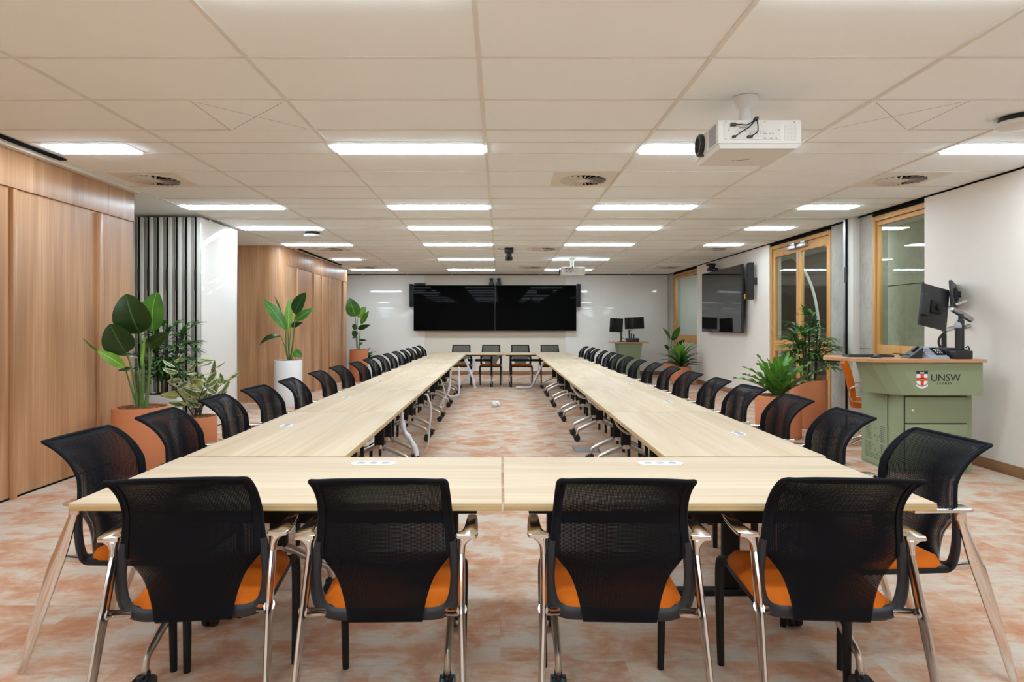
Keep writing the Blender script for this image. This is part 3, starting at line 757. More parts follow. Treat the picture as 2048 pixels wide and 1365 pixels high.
        for i in range(len(out)): j = (i + 1) % len(out); bm.faces.new((top_[i], bot[i], bot[j], top_[j]))
        bmesh.ops.recalc_face_normals(bm, faces=bm.faces)
        bmesh.ops.bevel(bm, geom=[e for e in bm.edges if abs(e.verts[0].co.z - e.verts[1].co.z) < .006], offset=.005, segments=2, affect='EDGES', profile=.6)
        am = MB().addbm(bm); rings = []
        for z, cx, cy, rx, ry in ((.612, .2442, -.187, .0118, .022), (.630, .2450, -.183, .0125, .021), (.643, .2485, -.180, .0165, .020), (.651, .254, -.180, .024, .019), (.656, .259, -.180, .030, .017)):
            rings.append([(s * (cx + rx * math.cos(t * math.pi / 8)), cy + ry * math.sin(t * math.pi / 8), z) for t in range(17)])
        am.grid(rings); am.build('armrest', 'chrome', o, angle=50)
    return o
ch0 = chair_proto(); first = True
def put(x, y, rz, lb):
    global first
    if first:
        ch0.location = (x, y, 0); ch0.rotation_euler = (0, 0, rz); ch0['label'] = lb; first = False
    else: dup(ch0, (x, y, 0), rz, lb)
for x, y, a, t in ((-1.012, 2.21, 7, 'leftmost of four turned from the camera'), (-.372, 2.205, 1, 'second from left of four turned from the camera'),
                   (.392, 2.205, -2, 'third from left of four turned from the camera'), (1.085, 2.21, -4, 'rightmost of four turned from the camera')):
    put(x, y, R(a), 'orange seated black mesh chair, ' + t)
LY = [2.66, 3.32, 4.03, 4.62, 5.32, 6.18, 6.95, 7.77, 8.53, 9.36, 10.08, 10.88, 11.6, 12.4, 13.14, 13.93]
RY = [2.58, 3.31, 4.0, 4.66, 5.33, 6.06, 6.83, 7.55, 8.25, 9.0, 9.72, 10.45, 11.2, 11.95, 12.7, 13.5]
jl = [(-1.455, -2), (-1.47, 3), (-1.50, 4), (-1.48, -2), (-1.47, 2), (-1.48, 0)]
jr = [(1.53, 4), (1.52, -3), (1.56, -2), (1.55, 2), (1.55, -2), (1.55, 1)]
for i in range(16):
    x, a = jl[i] if i < 6 else (-1.48 + random.uniform(-.02, .02), random.uniform(-3, 3))
    put(x, LY[i], R(-90 + a), 'black mesh chair along the left table row, ' + ('closest to the camera at its corner' if i == 0 else 'last at the far end' if i == 15 else f'{ORD[i]} from the near end'))
for i in range(16):
    x, a = jr[i] if i < 6 else (1.55 + random.uniform(-.02, .02), random.uniform(-3, 3))
    put(x, RY[i], R(90 + a), 'black mesh chair along the right table row, ' + ('closest to the camera at its corner' if i == 0 else 'last at the far end' if i == 15 else f'{ORD[i]} from the near end'))
for i, px in enumerate((922, 981.5, 1042, 1101)):
    put((px - VX) * 14.3 / F, 14.28, R(180 + (1.5, -1, 2, 0)[i]), 'black mesh chair facing the camera at the far end, ' + ('leftmost', 'second from left', 'third from left', 'rightmost')[i] + ' of four')

# orange visitor chair behind the lectern
oc = thing('office_chair', 'orange upholstered armchair with chrome arms behind the green lectern', 'chair', (4.22, 7.08, 0), R(-120))
bp = spline([(.42, -.22), (.50, -.235), (.62, -.25), (.76, -.275), (.88, -.31), (.915, -.325)], 4)
for nm, off in (('backrest', 0),):
    A = [[(u * .225, y + .03 * u * u, z) for u in [k / 5 - 1 for k in range(11)]] for z, y in bp]; B = [[(x, y + .045, z) for x, y, z in r] for r in A]
    b = MB().grid(A).grid([r[::-1] for r in B])
    for a, c in (([r[0] for r in B], [r[0] for r in A]), ([r[-1] for r in A], [r[-1] for r in B]), (A[-1], B[-1]), (B[0], A[0])): b.grid([a, c])
    b.build(nm, 'orange', oc, angle=60)
MB().box(-.225, .225, -.2, .25, .42, .49, bev=.025, seg=3).build('seat', 'orange', oc)
MB().lathe([(.025, .08), (.025, .42)], n=14).lathe([(.06, .40), (.06, .425)], n=14).build('pole', 'chrome', oc)
for s in (-1, 1):
    MB().loop(spline([(s * .245, -.2, .5), (s * .26, -.22, .58), (s * .265, -.19, .66), (s * .265, 0, .67), (s * .265, .06, .655), (s * .262, .06, .60), (s * .25, .02, .5), (s * .245, -.1, .49)], 4), (.009), 8).build('armrest', 'chrome', oc)
bs = MB()
for k in range(4):
    a = R(45 + 90 * k); bs.tube([(0, 0, .09), (.15 * math.cos(a), .15 * math.sin(a), .06), (.29 * math.cos(a), .29 * math.sin(a), .012)], [.022, .018, .012], 8)
bs.build('base', 'chrome', oc)

# ================================================================ CABLE SLEEVES AND CORDS
SL = [([(805, 812), (804, 846), (812, 868), (824, 884), (834, 912)], 4.9, .048, 'hanging at the left row of tables nearest the camera'),
      ([(902, 733), (898, 776), (888, 797), (879, 812)], 9.1, .05, 'hanging midway down the left row of tables'),
      ([(917, 726), (918, 760), (917, 789), (902, 794)], 10.0, .05, 'hanging straight down further along the left row of tables'),
      ([(931, 718), (938, 739), (947, 762), (950, 776)], 12.6, .05, 'slanting to the floor at the far left inner corner'),
      ([(948, 714), (946, 739), (937, 752), (926, 766)], 13.5, .05, 'slanting left under the far end table'),
      ([(1092, 716), (1076, 748), (1062, 774), (1048, 776), (1032, 776)], 13.2, .055, 'trailing onto the carpet at the far right inner corner'),
      ([(1099, 719), (1104, 734), (1112, 741), (1124, 741)], 11.6, .05, 'looping under the far end of the right row of tables'),
      ([(1142, 748), (1144, 770), (1154, 787), (1172, 797), (1182, 790)], 7.7, .05, 'looping under the middle of the right row of tables'),
      ([(1174, 768), (1178, 795), (1192, 811), (1212, 818), (1226, 806)], 6.1, .055, 'looping under the right row of tables nearest the camera'),
      ([(705, 905), (720, 903), (738, 890), (748, 876)], 3.7, .03, 'bunched under the nearest table of the left row')]
for pts, Y, r, t in SL:
    P = spline([tuple(W(x, y, Y)) for x, y in pts], 6)
    P = [(x, y, min(max(z, .03), .665)) for x, y, z in P]
    if Y == 3.7: P = spline([(-.80, 3.55, .69), (-.79, 3.62, .655), (-.78, 3.75, .645), (-.79, 3.9, .69)], 6)
    rr = [(r * .55 * (1 + .28 * math.sin(i * 1.1)), r * .4 * (1 + .3 * math.cos(i * .9))) for i in range(len(P))]
    tag(MB().tube(P, rr, 9).build('cable_sleeve', 'sleeve', None), 'white fabric cable sleeve ' + t, 'cable sleeve', 'white cable sleeves under the tables')
CD = [([(850, 780), (862, 815), (859, 856), (855, 893), (842, 909)], 6.0, 'down from the left row of tables beside a sleeve'),
      ([(881, 757), (890, 789), (886, 815), (876, 834)], 8.2, 'down the left row of tables farther back'),
      ([(1225, 828), (1236, 853), (1256, 868), (1270, 866)], 4.9, 'looping under the right row of tables')]
for pts, Y, t in CD:
    P = spline([tuple(W(x, y, Y)) for x, y in pts], 8); P = [(x, y, min(max(z, .01), .68)) for x, y, z in P]
    tag(MB().tube(P, .009, 7).build('power_cord', 'cord', None), 'white power cord hanging ' + t, 'power cord', 'white power cords')
fbx = thing('floor_box', 'square metal floor box lid set in the carpet inside the ring', 'floor box', (.93, 6.75, 0))
MB().box(-.14, .14, -.14, .14, 0, .006, bev=.002).build('frame', 'steel', fbx); MB().box(-.12, .12, -.12, .12, .005, .008).build('lid', 'greymetal', fbx)
pb = MB(); bm = bmesh.new(); bmesh.ops.create_icosphere(bm, subdivisions=3, radius=.07)
for v in bm.verts: v.co *= 1 + random.uniform(-.3, .25); v.co.z *= .7
pb.addbm(bm, Matrix.Translation((-.07, 10.3, .05)))
tag(pb.build('crumpled_paper', 'white', None, smooth=False), 'crumpled white paper lying on the carpet inside the ring', 'paper')

# ================================================================ NEAR LECTERN
le = thing('lectern', 'large sage green lectern with timber top and crest by the right wall', 'lectern', (3.9, 5.9, 0))
def loc(poly): return [(x - 3.9, y - 5.9) for x, y in poly]
ZT = 1.043
MB().prism(loc([(4.31, 5.53), (3.42, 5.53), (3.32, 5.56), (3.09, 5.90), (3.09, 5.98), (3.28, 6.32), (4.31, 6.32)]), ZT - .028, ZT).build('top', 'slab', le, smooth=False)
tb = [(4.295, 5.56), (3.55, 5.56), (3.43, 5.585), (3.34, 5.65), (3.30, 5.80), (3.56, 6.27), (4.295, 6.27)]
bb = [(4.295, 5.56), (3.72, 5.56), (3.60, 5.59), (3.52, 5.65), (3.41, 5.86), (3.64, 6.27), (4.295, 6.27)]
MB().prism(loc(bb), .72, ZT - .028, loc(tb)).build('upper_body', 'green', le, smooth=False)
MB().prism(loc([(4.265, 5.65), (3.70, 5.65), (3.64, 5.665), (3.59, 5.72), (3.585, 5.75), (3.605, 6.23), (4.265, 6.23)]), .0, .72).build('cabinet', 'green', le, angle=50)
for z0, z1, key in ((.462, .70, True), (.04, .45, False)):
    MB().box(-.245, .315, -.2505, -.245, z0 - .006, z1 + .006).build('door_gap', 'green_dark', le)
    d = MB().box(-.24, .31, -.268, -.25, z0, z1, bev=.003).build('door', 'green', le)
    if key: MB().lathe([(.014, 0), (.014, -.01), (.009, -.013)], (-.185, -.268, .575), 14, axis=1).build('lock', 'chrome', d)
pv = MB().box(-.0005, .0, 5.775 - 5.9, 6.215 - 5.9, .02, .70)
pvm = Matrix.Translation((-.3165, 0, 0)) @ Matrix.Rotation(R(-2.4), 4, 'Z')
pv.v = [tuple(pvm @ Vector(v)) for v in pv.v]; pv.build('perforated_panel', 'perf', le)
sc = MB()
for y, z in ((5.77, .69), (6.2, .69), (5.77, .4), (5.77, .05), (6.2, .05)): sc.lathe([(.007, -.317), (.007, -.29)], (0, y - 5.9, z), 8, axis=0)
sc.build('screw', 'steel', le)
# emblem: shield with book bar, red cross and ribbon, then the lettering
def PX(x): return (x - VX) * 5.56 / F - 3.9
def PZ(y): return EYE - (y - VY) * 5.56 / F
YF0 = 5.56 - 5.9
def flat(name, polys, m, d):
    b = MB()
    for p in polys: b.plate([(PX(x), PZ(y)) for x, y in p], YF0 - d, YF0 + .001)
    return b.build(name, m, le, smooth=False)
flat('crest_field', [[(1833, 747), (1855, 747), (1855, 766), (1850, 770), (1844, 772), (1838, 770), (1833, 766)]], 'logo_white', .0010)
flat('crest_bar', [[(1832.5, 743), (1855.5, 743), (1855.5, 748.5), (1832.5, 748.5)]], 'logo_black', .0016)
flat('crest_cross', [[(1841, 748.5), (1847.5, 748.5), (1847.5, 772), (1844, 773), (1841, 772)], [(1833, 756), (1855, 756), (1855, 762.5), (1833, 762.5)]], 'logo_red', .0018)
flat('crest_book', [[(1840, 744.5), (1844, 745.3), (1848, 744.5), (1848, 747), (1844, 747.8), (1840, 747)]], 'logo_white', .0022)
flat('crest_lion', [[(1841, 758), (1843, 757.5), (1844, 758.4), (1846.5, 757.8), (1847.5, 760), (1846.5, 762), (1845.5, 761), (1843, 761), (1842, 762)]], 'logo_gold', .0024)
flat('crest_ribbon', [[(1832.5, 769), (1838, 772.5), (1844, 774.5), (1850, 772.5), (1855.5, 769), (1855.5, 773), (1850, 776.5), (1844, 778.5), (1838, 776.5), (1832.5, 773)]], 'ribbon', .0022)
up = Matrix.Rotation(R(90), 4, 'X')
text('lettering', 'UNSW', .088, 'logo_black', le, Matrix.Translation((PX(1861), YF0 - .001, PZ(762.5))) @ Matrix.Diagonal((1.02, 1, 1, 1)) @ up)
text('lettering', 'SYDNEY', .026, 'logo_black', le, Matrix.Translation((PX(1874), YF0 - .001, PZ(769.5))) @ up, spacing=1.55)
MB().box(-.78, -.70, -.03, .03, ZT - .045, ZT - .028, bev=.005).build('cable_port', 'black', le)

# --- things on the near lectern
def on(name, label, cat, x, y, rz=0, group=None, z=ZT): return thing(name, label, cat, (x, y, z), rz, group)
kb = on('keyboard', 'slim black keyboard lying on the near lectern top', 'keyboard', 3.52, 5.98)
MB().box(-.215, .215, -.065, .065, 0, .018, bev=.004).build('case', 'black', kb)
k = MB()
for i in range(14):
    for j in range(5): k.box(-.205 + i * .0293, -.18 + i * .0293, -.055 + j * .022, -.037 + j * .022, .017, .022)
k.build('keys', 'black_matt', kb)
ms = on('computer_mouse', 'small black mouse in front of the keyboard on the near lectern', 'computer mouse', 3.47, 5.75)
P = [[(.03 * math.cos(a) * q, .05 * math.sin(a) * q, .034 * math.sqrt(max(0, 1 - q * q))) for a in [2 * math.pi * t / 16 for t in range(17)]] for q in (1, .9, .7, .4, .02)]
MB().grid(P).lathe([(.03, 0), (.03, .001)], n=12).build('body', 'black', ms); MB().box(-.003, .003, .015, .03, .03, .036, bev=.001).build('wheel', 'greymetal', ms)
pd = on('document_stand', 'black angled tablet stand on the near lectern left of the console', 'tablet stand', 3.80, 5.74)
MB().add([(-.09, -.06, 0), (-.09, .06, 0), (.05, -.06, .105), (.05, .06, .105), (.035, -.06, 0), (.035, .06, 0)], [(0, 1, 3, 2), (0, 2, 4), (1, 5, 3), (2, 3, 5, 4), (0, 4, 5, 1)]).build('body', 'black', pd, smooth=False)
MB().box(.005, .075, -.012, .012, -.003, .004, mtx=Matrix.Translation((-.02, -.0, .06)) @ Matrix.Rotation(R(-37), 4, 'Y')).build('screen', 'screen', pd)
cn = on('control_console', 'grey sloping control console with touch panel on the near lectern', 'control panel', 3.955, 5.70)
MB().add([(-.105, -.09, 0), (.085, -.09, 0), (.085, .09, 0), (-.105, .09, 0), (-.095, -.085, .012), (.085, -.085, .012), (.085, .085, .105), (-.075, .085, .105)], [(0, 1, 5, 4), (1, 2, 6, 5), (2, 3, 7, 6), (3, 0, 4, 7), (4, 5, 6, 7), (0, 3, 2, 1)]).build('body', 'greymetal', cn, smooth=False)
sm_ = Matrix.Translation((.0, 0, .06)) @ Matrix.Rotation(R(28.7), 4, 'X')
MB().box(-.01, .072, -.06, .06, 0, .01, bev=.003, mtx=sm_).build('touch_panel', 'screen', cn)
q = MB()
for i in range(3):
    for j in range(3): q.box(.008 + i * .02, .018 + i * .02, -.035 + j * .028, -.025 + j * .028, .0095, .0108, mtx=sm_)
q.build('icon', 'white', cn)
q = MB()
for i in range(4):
    for j in range(3): q.box(-.075 + i * .014, -.066 + i * .014, -.05 + j * .04, -.03 + j * .04, .0, .005, mtx=sm_)
q.build('button', 'greymetal', cn)
db = on('docking_box', 'black charging box between console and microphones on the near lectern', 'charging dock', 4.145, 5.76)
MB().box(-.09, .065, -.09, .09, 0, .095, bev=.006).build('body', 'black', db)
md = on('microphone_dock', 'square black microphone charging base at the right end of the near lectern', 'charging dock', 4.145, 5.60)
MB().box(-.09, .06, -.045, .06, 0, .075, bev=.005).build('body', 'black', md); MB().box(-.02, .04, -.02, .02, .07, .085, bev=.004).build('slot', 'black_matt', md)
mi = on('microphone', 'handheld microphone with grey ball grille standing in its dock', 'microphone', 4.102, 5.60, z=ZT + .075)
MB().lathe([(.020, 0.0), (.022, .02), (.022, .17), (.024, .20)], n=16).build('handle', 'black', mi)
MB().lathe([(.024, .20), (.029, .208), (.030, .215), (.028, .232), (.020, .248), (.006, .254)], n=18).build('grille', 'greymetal', mi)
m2 = on('microphone', 'tall black microphone without ball standing right of the grey one', 'microphone', 4.16, 5.64, z=ZT + .075)
MB().box(-.02, .02, -.02, .02, 0, .28, bev=.008).build('handle', 'black', m2); MB().box(-.016, .016, -.016, .016, .275, .33, bev=.006).build('head', 'black', m2)
cbl = tag(MB().tube(spline([(4.22, 5.66, ZT + .10), (4.27, 5.7, ZT + .11), (4.295, 5.72, ZT + .08), (4.285, 5.7, ZT + .03), (4.27, 5.72, ZT + .01)], 6), .006, 6).build('power_cord', 'black', None), 'black cord looping off the right end of the near lectern', 'power cord')
cb2 = tag(MB().tube(spline([(3.75, 5.72, ZT + .03), (3.66, 5.8, ZT + .04), (3.56, 5.7, ZT + .02), (3.50, 5.75, ZT + .015), (3.40, 5.72, ZT + .008)], 6), .0045, 6).build('power_cord', 'black', None), 'thin black cord trailing across the keyboard on the near lectern', 'power cord')
# monitors on a twin arm
ma = on('monitor_stand', 'silver and black jointed monitor stand clamped on the near lectern', 'monitor stand', 3.99, 6.08)
YM = 6.08
def MP(x, y, dy=0): v = W(x, y, YM + dy); return (v.x - 3.99, v.y - 6.08, v.z - ZT)
b = MB().tube([MP(1888, 716), MP(1888, 668)], .022, 12).box(-.07, .07, -.06, .06, 0, .02, bev=.006); 
b.tube(spline([MP(1884, 700, -.05), MP(1878, 688, -.06), MP(1880, 675, -.06), MP(1892, 664, -.03)], 6), .011, 8)
b.build('pole', 'black', ma)
MB().tube([MP(1886, 662), MP(1912, 655)], [(.024, .022)] * 2, 10).tube([MP(1910, 657), MP(1920, 632)], [(.02, .02)] * 2, 10).build('lower_arm', 'steel', ma)
MB().tube([MP(1905, 617, -.03), MP(1955, 645, -.02)], [(.026, .02), (.03, .022)], 10).tube([MP(1930, 655), MP(1955, 647)], [(.022, .02)] * 2, 10).build('upper_arm', 'steel', ma)
MB().tube([MP(1905, 621, -.01), MP(1953, 649, 0)], [(.028, .016)] * 2, 10).box(*[v for pr in zip((MP(1944, 655)[0], -.03, MP(1944, 655)[2]), (MP(1957, 632)[0], .03, MP(1957, 632)[2])) for v in pr], bev=.01).build('arm_cover', 'black', ma)
MB().tube([MP(1880, 620, -.06), MP(1903, 614, -.05)], .014, 10).tube([MP(1910, 610, -.03), MP(1932, 603, -.03)], .014, 10).build('tilt_head', 'chrome', ma)
def monitor(name, label, cx, cy, cz, w, h, yaw, pitch, roll, soundbar):
    o = thing(name, label, 'monitor', (cx, cy, cz), 0, 'lectern monitors'); o.rotation_euler = (pitch, roll, yaw)
    MB().box(-w / 2, w / 2, -.012, .014, -h / 2, h / 2, bev=.006).build('casing', 'black', o)
    MB().box(-w / 2 + .006, w / 2 - .006, .0135, .0155, -h / 2 + .012, h / 2 - .006).build('screen', 'screen', o)
    MB().box(-.07, .07, -.035, -.010, -.06, .06, bev=.01).lathe([(.03, -.06), (.03, -.03)], (0, 0, 0), 14, axis=1).build('mount', 'black_matt', o)
    if soundbar: MB().box(-w / 2 - .03, -w / 2 + .05, -.06, -.011, -h * .28, h * .24, bev=.008).build('camera_box', 'shell', o)
    return o
c1 = W(1868, 615, 5.95)
monitor('monitor', 'black monitor seen from behind, left one on the near lectern arm', c1.x, c1.y, c1.z, .34, .40, R(17), R(-3), R(11), True)
c2 = W(1907, 590, 6.12)
monitor('monitor', 'black monitor seen edge-on, right one on the near lectern arm', c2.x, c2.y, c2.z, .40, .25, R(49), R(-3), R(3), False)
so = thing('wall_socket', 'white socket plate on the right wall behind the lectern monitors', 'wall socket', (XR, 6.45, 1.15))
MB().box(-.012, 0, -.04, .04, -.065, .065, bev=.004).build('plate', 'white', so); MB().box(-.015, -.01, -.012, .012, -.02, .02, bev=.002).build('rocker', 'offwhite', so)

# ================================================================ FAR LECTERN
fl = thing('lectern', 'smaller sage green lectern with timber top before the far white board', 'lectern', (3.32, 16.2, 0))
MB().prism([(-.46, -.32), (.48, -.30), (.48, .28), (-.46, .28)], .885, .915).build('top', 'slab', fl, smooth=False)
MB().prism([(-.26, -.24), (.27, -.24), (.27, .25), (-.26, .25)], .52, .885, [(-.30, -.27), (.31, -.27), (.31, .25), (-.30, .25)]).build('upper_body', 'green', fl, smooth=False)
MB().box(-.25, .26, -.22, .24, 0, .52, bev=.004).build('cabinet', 'green', fl)
for a, b_ in ((-.245, -.002), (.002, .25)): MB().box(a, b_, -.232, -.219, .03, .50, bev=.003).build('door', 'green', fl)
MB().box(-.62, -.47, .0, .2, 0, .88, bev=.004).build('side_leaf', 'offwhite', fl)
fa = thing('monitor_stand', 'black jointed monitor stand on the far lectern', 'monitor stand', (3.3, 16.2, .915))
MB().tube([(-.16, 0, 0), (-.16, 0, .32)], .02, 8).tube([(.06, 0, 0), (.05, 0, .3)], .022, 8).box(-.22, -.08, -.08, .08, 0, .015).build('pole', 'black', fa)
MB().tube([(-.16, 0, .12), (.03, .02, .02)], .015, 8).tube([(-.16, .02, .28), (-.24, .04, .38)], .014, 8).tube([(.05, .0, .26), (.2, .04, .38)], .016, 8).build('arm', 'steel', fa)
d1 = monitor('monitor', 'dark squarish monitor, left one on the far lectern', 3.0, 16.12, 1.345 - .0, .34, .36, R(180), 0, R(-3), False)
d2 = monitor('monitor', 'dark wide monitor, right one on the far lectern', 3.47, 16.15, 1.40, .50, .30, R(180), 0, R(2), False)
fcn = thing('control_console', 'small black control console on the far lectern', 'control panel', (3.42, 16.05, .915))
MB().box(-.18, .14, -.08, .08, 0, .1, bev=.01).build('body', 'black', fcn); MB().box(-.06, -.03, -.02, .02, .09, .22, bev=.005).box(.0, .03, -.02, .02, .09, .2, bev=.005).build('handset', 'black', fcn)

# ================================================================ PLANTS
def pot(o, r, h, m):
    MB().lathe([(r * .97, 0), (r * .985, .006), (r, .02), (r, h - .008), (r - .004, h), (r - .016, h), (r - .018, h - .05)], n=40).build('pot', m, o)
    b = MB().lathe([(r - .017, h - .05), (r - .03, h - .025), (r * .4, h - .012), (0.002, h - .01)], n=30)
    for k in range(70):
        a = random.uniform(0, 6.28); q = (r - .04) * math.sqrt(random.random())
        mt = Matrix.Translation((q * math.cos(a), q * math.sin(a), h - .012 + random.uniform(-.004, .01))) @ Matrix.Rotation(random.uniform(0, 6.28), 4, 'Z') @ Matrix.Rotation(random.uniform(-.5, .5), 4, 'X')
        b.box(-.022, .022, -.008, .008, -.004, .004, mtx=mt)
    b.build('mulch', 'bark', o, smooth=False)
def plant(label, x, y, r, h, m, name='potted_plant'):
    o = thing(name, label, 'potted plant', (x, y, 0), 0); pot(o, r, h, m); return o
def pxplant(o, leaves, stems, Y, ph):
    """leaves: (mat, base px, tip px, width px, depth offset, bend, shape, roll); stems from the pot to px points"""
    mbs = {}; L = o.location
    def P(x, y, dy): v = W(x, y, Y + dy); return v - L
    for (m, bx_, by_, tx, ty, w, dy, dt, bend, shape, roll) in leaves:
        mbs.setdefault(m, MB()).leaf(P(bx_, by_, dy), P(tx, ty, dt), w * Y / F, (0, -1, .25), bend, .12, shape, 14, 0, roll)
    for m, b in mbs.items(): b.build('foliage', m, o, angle=180)
    s = MB()
    for (x0, x1, y1, xm, ym, dy, r0, r1) in stems:
        a = P(x0, 0, 0); a.z = ph - .02; a.y = 0 + dy * .2
        pts = spline([tuple(a), tuple(P(xm, ym, dy * .6)), tuple(P(x1, y1, dy))], 6)
        s.tube(pts, [r0 + (r1 - r0) * i / (len(pts) - 1) for i in range(len(pts))], 7)
    s.build('stem', 'stem', o)
# 1 big bird of paradise
p1 = plant('large bird of paradise plant in terracotta pot before the near timber wall', -3.36, 5.85, .24, .585, 'terracotta')
pxplant(p1, [('leaf_dark', 279, 667, 252, 588, 70, -.05, -.12, .10, 0, .1), ('leaf_mid', 305, 662, 314, 584, 60, .12, .16, .08, 0, -.15), ('leaf_dark', 252, 706, 220, 648, 58, -.12, -.22, .08, 0, .1),
             ('leaf_dark', 296, 692, 340, 664, 26, .05, -.05, .15, 0, .5), ('leaf_light', 250, 735, 192, 700, 22, -.1, -.25, .1, 1, .3), ('leaf_mid', 196, 703, 165, 676, 4, -.25, -.38, .05, 1, 0),
             ('leaf_dark', 276, 716, 224, 711, 11, .05, -.1, .12, 1, .6), ('leaf_dark', 268, 740, 234, 743, 11, .0, -.1, .15, 1, .4), ('leaf_mid', 293, 750, 303, 770, 12, .1, .05, .1, 1, .2), ('leaf_light', 284, 735, 290, 672, 7, -.05, -.04, .02, 1, .2)],
        [(283, 280, 667, 286, 740, -.05, .020, .009), (290, 308, 656, 300, 730, .12, .014, .007), (278, 253, 705, 266, 750, -.08, .013, .006), (288, 297, 692, 298, 750, .05, .012, .006), (277, 250, 735, 262, 775, 0, .012, .005), (281, 274, 716, 279, 760, .05, .012, .005), (275, 265, 740, 270, 775, 0, .010, .004), (280, 276, 770, 276, 790, .02, .014, .006)], 5.85, .585)
# 2 bushy palm in a white pot
def rhapis(o, h0, canes, seed, spread, m='leaf_palm', llen=.2):
    rn = random.Random(seed); f = MB(); s = MB()
    for (cx, cy, top) in canes:
        pts = [(cx, cy, h0 - .02), (cx * 1.3, cy * 1.2, h0 + (top - h0) * .5), (cx * 1.7, cy * 1.5, top)]
        s.tube(spline(pts, 4), .011, 6)
        nf = 12
        for k in range(nf):
            t = .22 + .78 * k / (nf - 1); z = h0 + (top - h0) * t; bx0, by0 = cx * (1 + .7 * t), cy * (1 + .5 * t)
            a = rn.uniform(0, 6.28); e = rn.uniform(-.1, .7) + (.5 if k > nf - 3 else 0)
            d = Vector((math.cos(a) * math.cos(e), math.sin(a) * math.cos(e), math.sin(e))); pl = rn.uniform(.10, .2) * spread
            hub = Vector((bx0, by0, z)) + d * pl
            s.tube([(bx0, by0, z), tuple((Vector((bx0, by0, z)) + hub) / 2 + Vector((0, 0, .01))), tuple(hub)], .003, 4)
            side = d.cross(Vector((0, 0, 1))).normalized()
            for q in range(7):
                g_ = (q - 3) * .36; ld = (d * math.cos(g_) + side * math.sin(g_)); ll = llen * rn.uniform(.8, 1.15) * (1 - .06 * abs(q - 3))
                tip = hub + ld * ll + Vector((0, 0, -ll * rn.uniform(.1, .45)))
                f.leaf(hub, tip, .036, (0, 0, 1), .12, .25, 1, 6)
    f.build('foliage', m, o, angle=180); s.build('stem', 'cane', o)
p2 = plant('bushy fan palm in a white pot behind the big terracotta plant', -3.86, 7.15, .20, .565, 'whitepot', 'potted_palm')
rhapis(p2, .565, [(-.06, .02, 1.12), (.05, -.04, 1.2), (.0, .06, 1.25), (.09, .03, 1.14), (.03, -.07, 1.0), (.12, -.02, 1.2)], 3, 1.0, 'leaf_palm', .21)
# 3 variegated rubber plant
p3 = plant('variegated rubber plant with cream edged leaves in small terracotta pot', -3.26, 6.75, .19, .365, 'terracotta')
rn = random.Random(11); vf = MB(); vc = MB(); s = MB()
for k, (tx, ty, dy) in enumerate(((345, 722, -.05), (392, 718, .0), (428, 738, .05), (455, 760, .1), (410, 770, -.12), (335, 765, -.1), (375, 745, .12), (440, 790, -.06))):
    tipv = W(tx, ty, 6.75 + dy) - p3.location; b0 = Vector((rn.uniform(-.05, .05), rn.uniform(-.05, .05), .35))
    mid_ = (b0 + tipv) / 2 + Vector((0, 0, .04)); pts = spline([tuple(b0), tuple(mid_), tuple(tipv)], 5); s.tube(pts, [.008 - .004 * i / (len(pts) - 1) for i in range(len(pts))], 6)
    for q in range(9):
        p = Vector(pts[3 + (q * 7) // 8]); a = rn.uniform(0, 6.28) if q < 8 else 0; e = rn.uniform(-.2, 1.0); ll = rn.uniform(.12, .19)
        d = Vector((math.cos(a) * math.cos(e), math.sin(a) * math.cos(e) * .7 - .15, math.sin(e))).normalized()
        (vc if rn.random() < .18 else vf).leaf(p + d * .02, p + d * (.02 + ll), ll * .42, (0, -.7, .7), -.08, .12, 0, 8, 0, rn.uniform(-.6, .6))
vf.build('foliage', 'leaf_var', p3, angle=180); vc.build('young_foliage', 'leaf_cream', p3, angle=180); s.build('stem', 'cane', p3)
# 4 bird of paradise in white pot
p4 = plant('bird of paradise plant in tall white pot at the rounded timber corner', -3.53, 10.42, .222, .765, 'whitepot')
pxplant(p4, [('leaf_mid', 572, 660, 524, 598, 24, 0, -.05, .10, 1, .5), ('leaf_light', 576, 662, 579, 596, 17, .05, .1, .05, 1, .3), ('leaf_dark', 589, 628, 612, 586, 30, 0, -.1, .06, 0, -.2), ('leaf_mid', 590, 641, 628, 616, 17, -.05, -.1, .10, 1, .3),
             ('leaf_dark', 582, 653, 606, 645, 12, .1, .05, .12, 1, .2), ('leaf_dark', 562, 673, 519, 692, 14, 0, -.1, .22, 1, .5), ('leaf_mid', 588, 703, 604, 714, 17, -.1, -.15, .1, 0, 0), ('leaf_mid', 562, 622, 549, 592, 4, .05, .05, .02, 1, 0), ('leaf_light', 572, 640, 590, 612, 10, .08, .1, .05, 1, .2)],
        [(577, 572, 660, 572, 692, 0, .018, .008), (579, 576, 662, 577, 695, .05, .015, .007), (580, 590, 628, 586, 680, 0, .014, .006), (581, 590, 641, 586, 690, -.05, .012, .005), (576, 562, 673, 570, 695, 0, .011, .005), (582, 589, 703, 586, 712, -.1, .008, .004), (578, 582, 653, 579, 690, .1, .012, .006)], 10.42, .765)
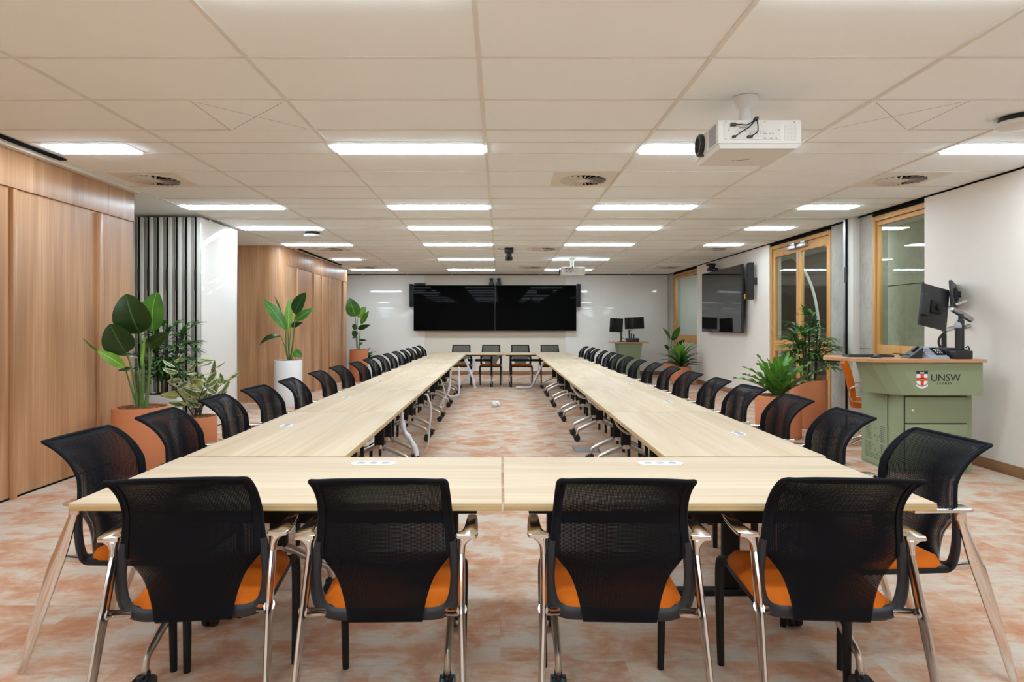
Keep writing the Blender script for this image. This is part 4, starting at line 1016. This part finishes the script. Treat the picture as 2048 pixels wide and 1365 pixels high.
# 5 fiddle-like plant at the far left
p5 = plant('tall broad leaved plant in terracotta pot at the end of the rounded timber wall', -3.40, 15.05, .218, .765, 'terracotta')
pxplant(p5, [('leaf_mid', 711, 633, 699, 597, 28, 0, -.1, .08, 0, .1), ('leaf_light', 716, 635, 731, 614, 16, .1, .15, .05, 0, .2), ('leaf_mid', 722, 648, 738, 622, 11, 0, -.1, .08, 1, .2), ('leaf_dark', 716, 658, 741, 650, 10, 0, -.15, .1, 1, .3),
             ('leaf_dark', 712, 660, 707, 648, 10, 0, .1, .1, 0, 0), ('leaf_dark', 713, 672, 705, 662, 12, -.05, -.1, .1, 0, 0), ('leaf_dark', 716, 675, 704, 677, 6, 0, -.1, .12, 1, .3), ('leaf_dark', 718, 680, 734, 681, 5, 0, -.1, .15, 1, .3), ('leaf_mid', 718, 690, 726, 686, 6, 0, -.05, .1, 0, 0)],
        [(714, 711, 633, 712, 670, 0, .013, .007), (719, 722, 648, 719, 680, 0, .013, .006), (716, 716, 635, 714, 670, .1, .010, .005)], 15.05, .765)
def rosette(o, h, n, seed, L, wd, mats, lo, hi, wave=0, shape=1, droop=.25, ax=0, zsc=1, xmax=9):
    rn = random.Random(seed); mbs = {}
    for k in range(n):
        a = k * 2.399 + rn.uniform(-.2, .2); e = lo + (hi - lo) * (k / (n - 1)) + rn.uniform(-.08, .08); l = L * rn.uniform(.78, 1.1)
        d = Vector((math.cos(a) * math.cos(e), math.sin(a) * math.cos(e), math.sin(e) * zsc))
        b = Vector((math.cos(a) * .03, math.sin(a) * .03, h - .01)) + Vector((0, 0, ax * k / n))
        tip = b + d * l; tip.x = min(tip.x, xmax - .02 * rn.random()); up_ = Vector((-math.cos(a) * math.sin(e), -math.sin(a) * math.sin(e), math.cos(e)))
        mbs.setdefault(mats[min(len(mats) - 1, int(k / n * len(mats)))], MB()).leaf(b, tip, wd * rn.uniform(.8, 1.1), up_, droop * rn.uniform(.5, 1.1), .35, shape, 16, wave)
    for m, b in mbs.items(): b.build('foliage', m, o, angle=180)
p8 = plant('small leafy plant mostly hidden behind the far left terracotta pot', -3.45, 16.2, .2, .4, 'whitepot')
rosette(p8, .4, 26, 5, .4, .09, ['leaf_dark', 'leaf_mid'], .1, 1.3, 0, 1, .2)
# 6 bird's-nest fern
p6 = plant('bright green bird nest fern in low terracotta pot on the right side', 3.36, 7.55, .26, .5, 'terracotta', 'potted_fern')
rosette(p6, .50, 24, 8, .54, .17, ['leaf_mid', 'leaf_fern', 'leaf_fern'], .38, 1.42, .016, 1, .10)
# 7 lady palm
p7 = plant('lady palm in tall terracotta pot beside the glass door', 4.07, 8.25, .228, .63, 'terracotta', 'potted_palm')
rhapis(p7, .63, [(-.09, 0, 1.2), (-.05, -.05, 1.28), (.06, -.04, 1.36), (.03, .05, 1.3), (.10, .02, 1.16), (-.02, .06, 1.12)], 21, 1.05, 'leaf_palm', .23)
# 9 dracaena at the far right
p9 = plant('spreading bright leaved plant in terracotta pot below the wall television', 4.12, 14.2, .215, .41, 'terracotta')
rosette(p9, .40, 46, 14, .56, .085, ['leaf_dark', 'leaf_mid', 'leaf_light'], .05, 1.35, .004, 1, .16, .1, xmax=4.55 - 4.12)
p10 = plant('paddle leaved plant in terracotta pot at the far right window', 4.2, 15.3, .17, .42, 'terracotta')
pxplant(p10, [('leaf_mid', 1340, 678, 1325, 656, 7, 0, -.05, .1, 1, .2), ('leaf_mid', 1345, 676, 1360, 653, 12, 0, -.1, .08, 1, .2), ('leaf_dark', 1344, 681, 1357, 662, 11, .05, .1, .08, 0, .1), ('leaf_dark', 1352, 692, 1370, 680, 8, 0, .1, .1, 1, .2), ('leaf_dark', 1338, 700, 1328, 690, 8, 0, .0, .1, 1, .2)],
        [(1344, 1343, 679, 1344, 710, 0, .01, .006), (1345, 1352, 692, 1348, 712, 0, .008, .005), (1342, 1338, 700, 1340, 715, 0, .008, .005)], 15.3, .42)
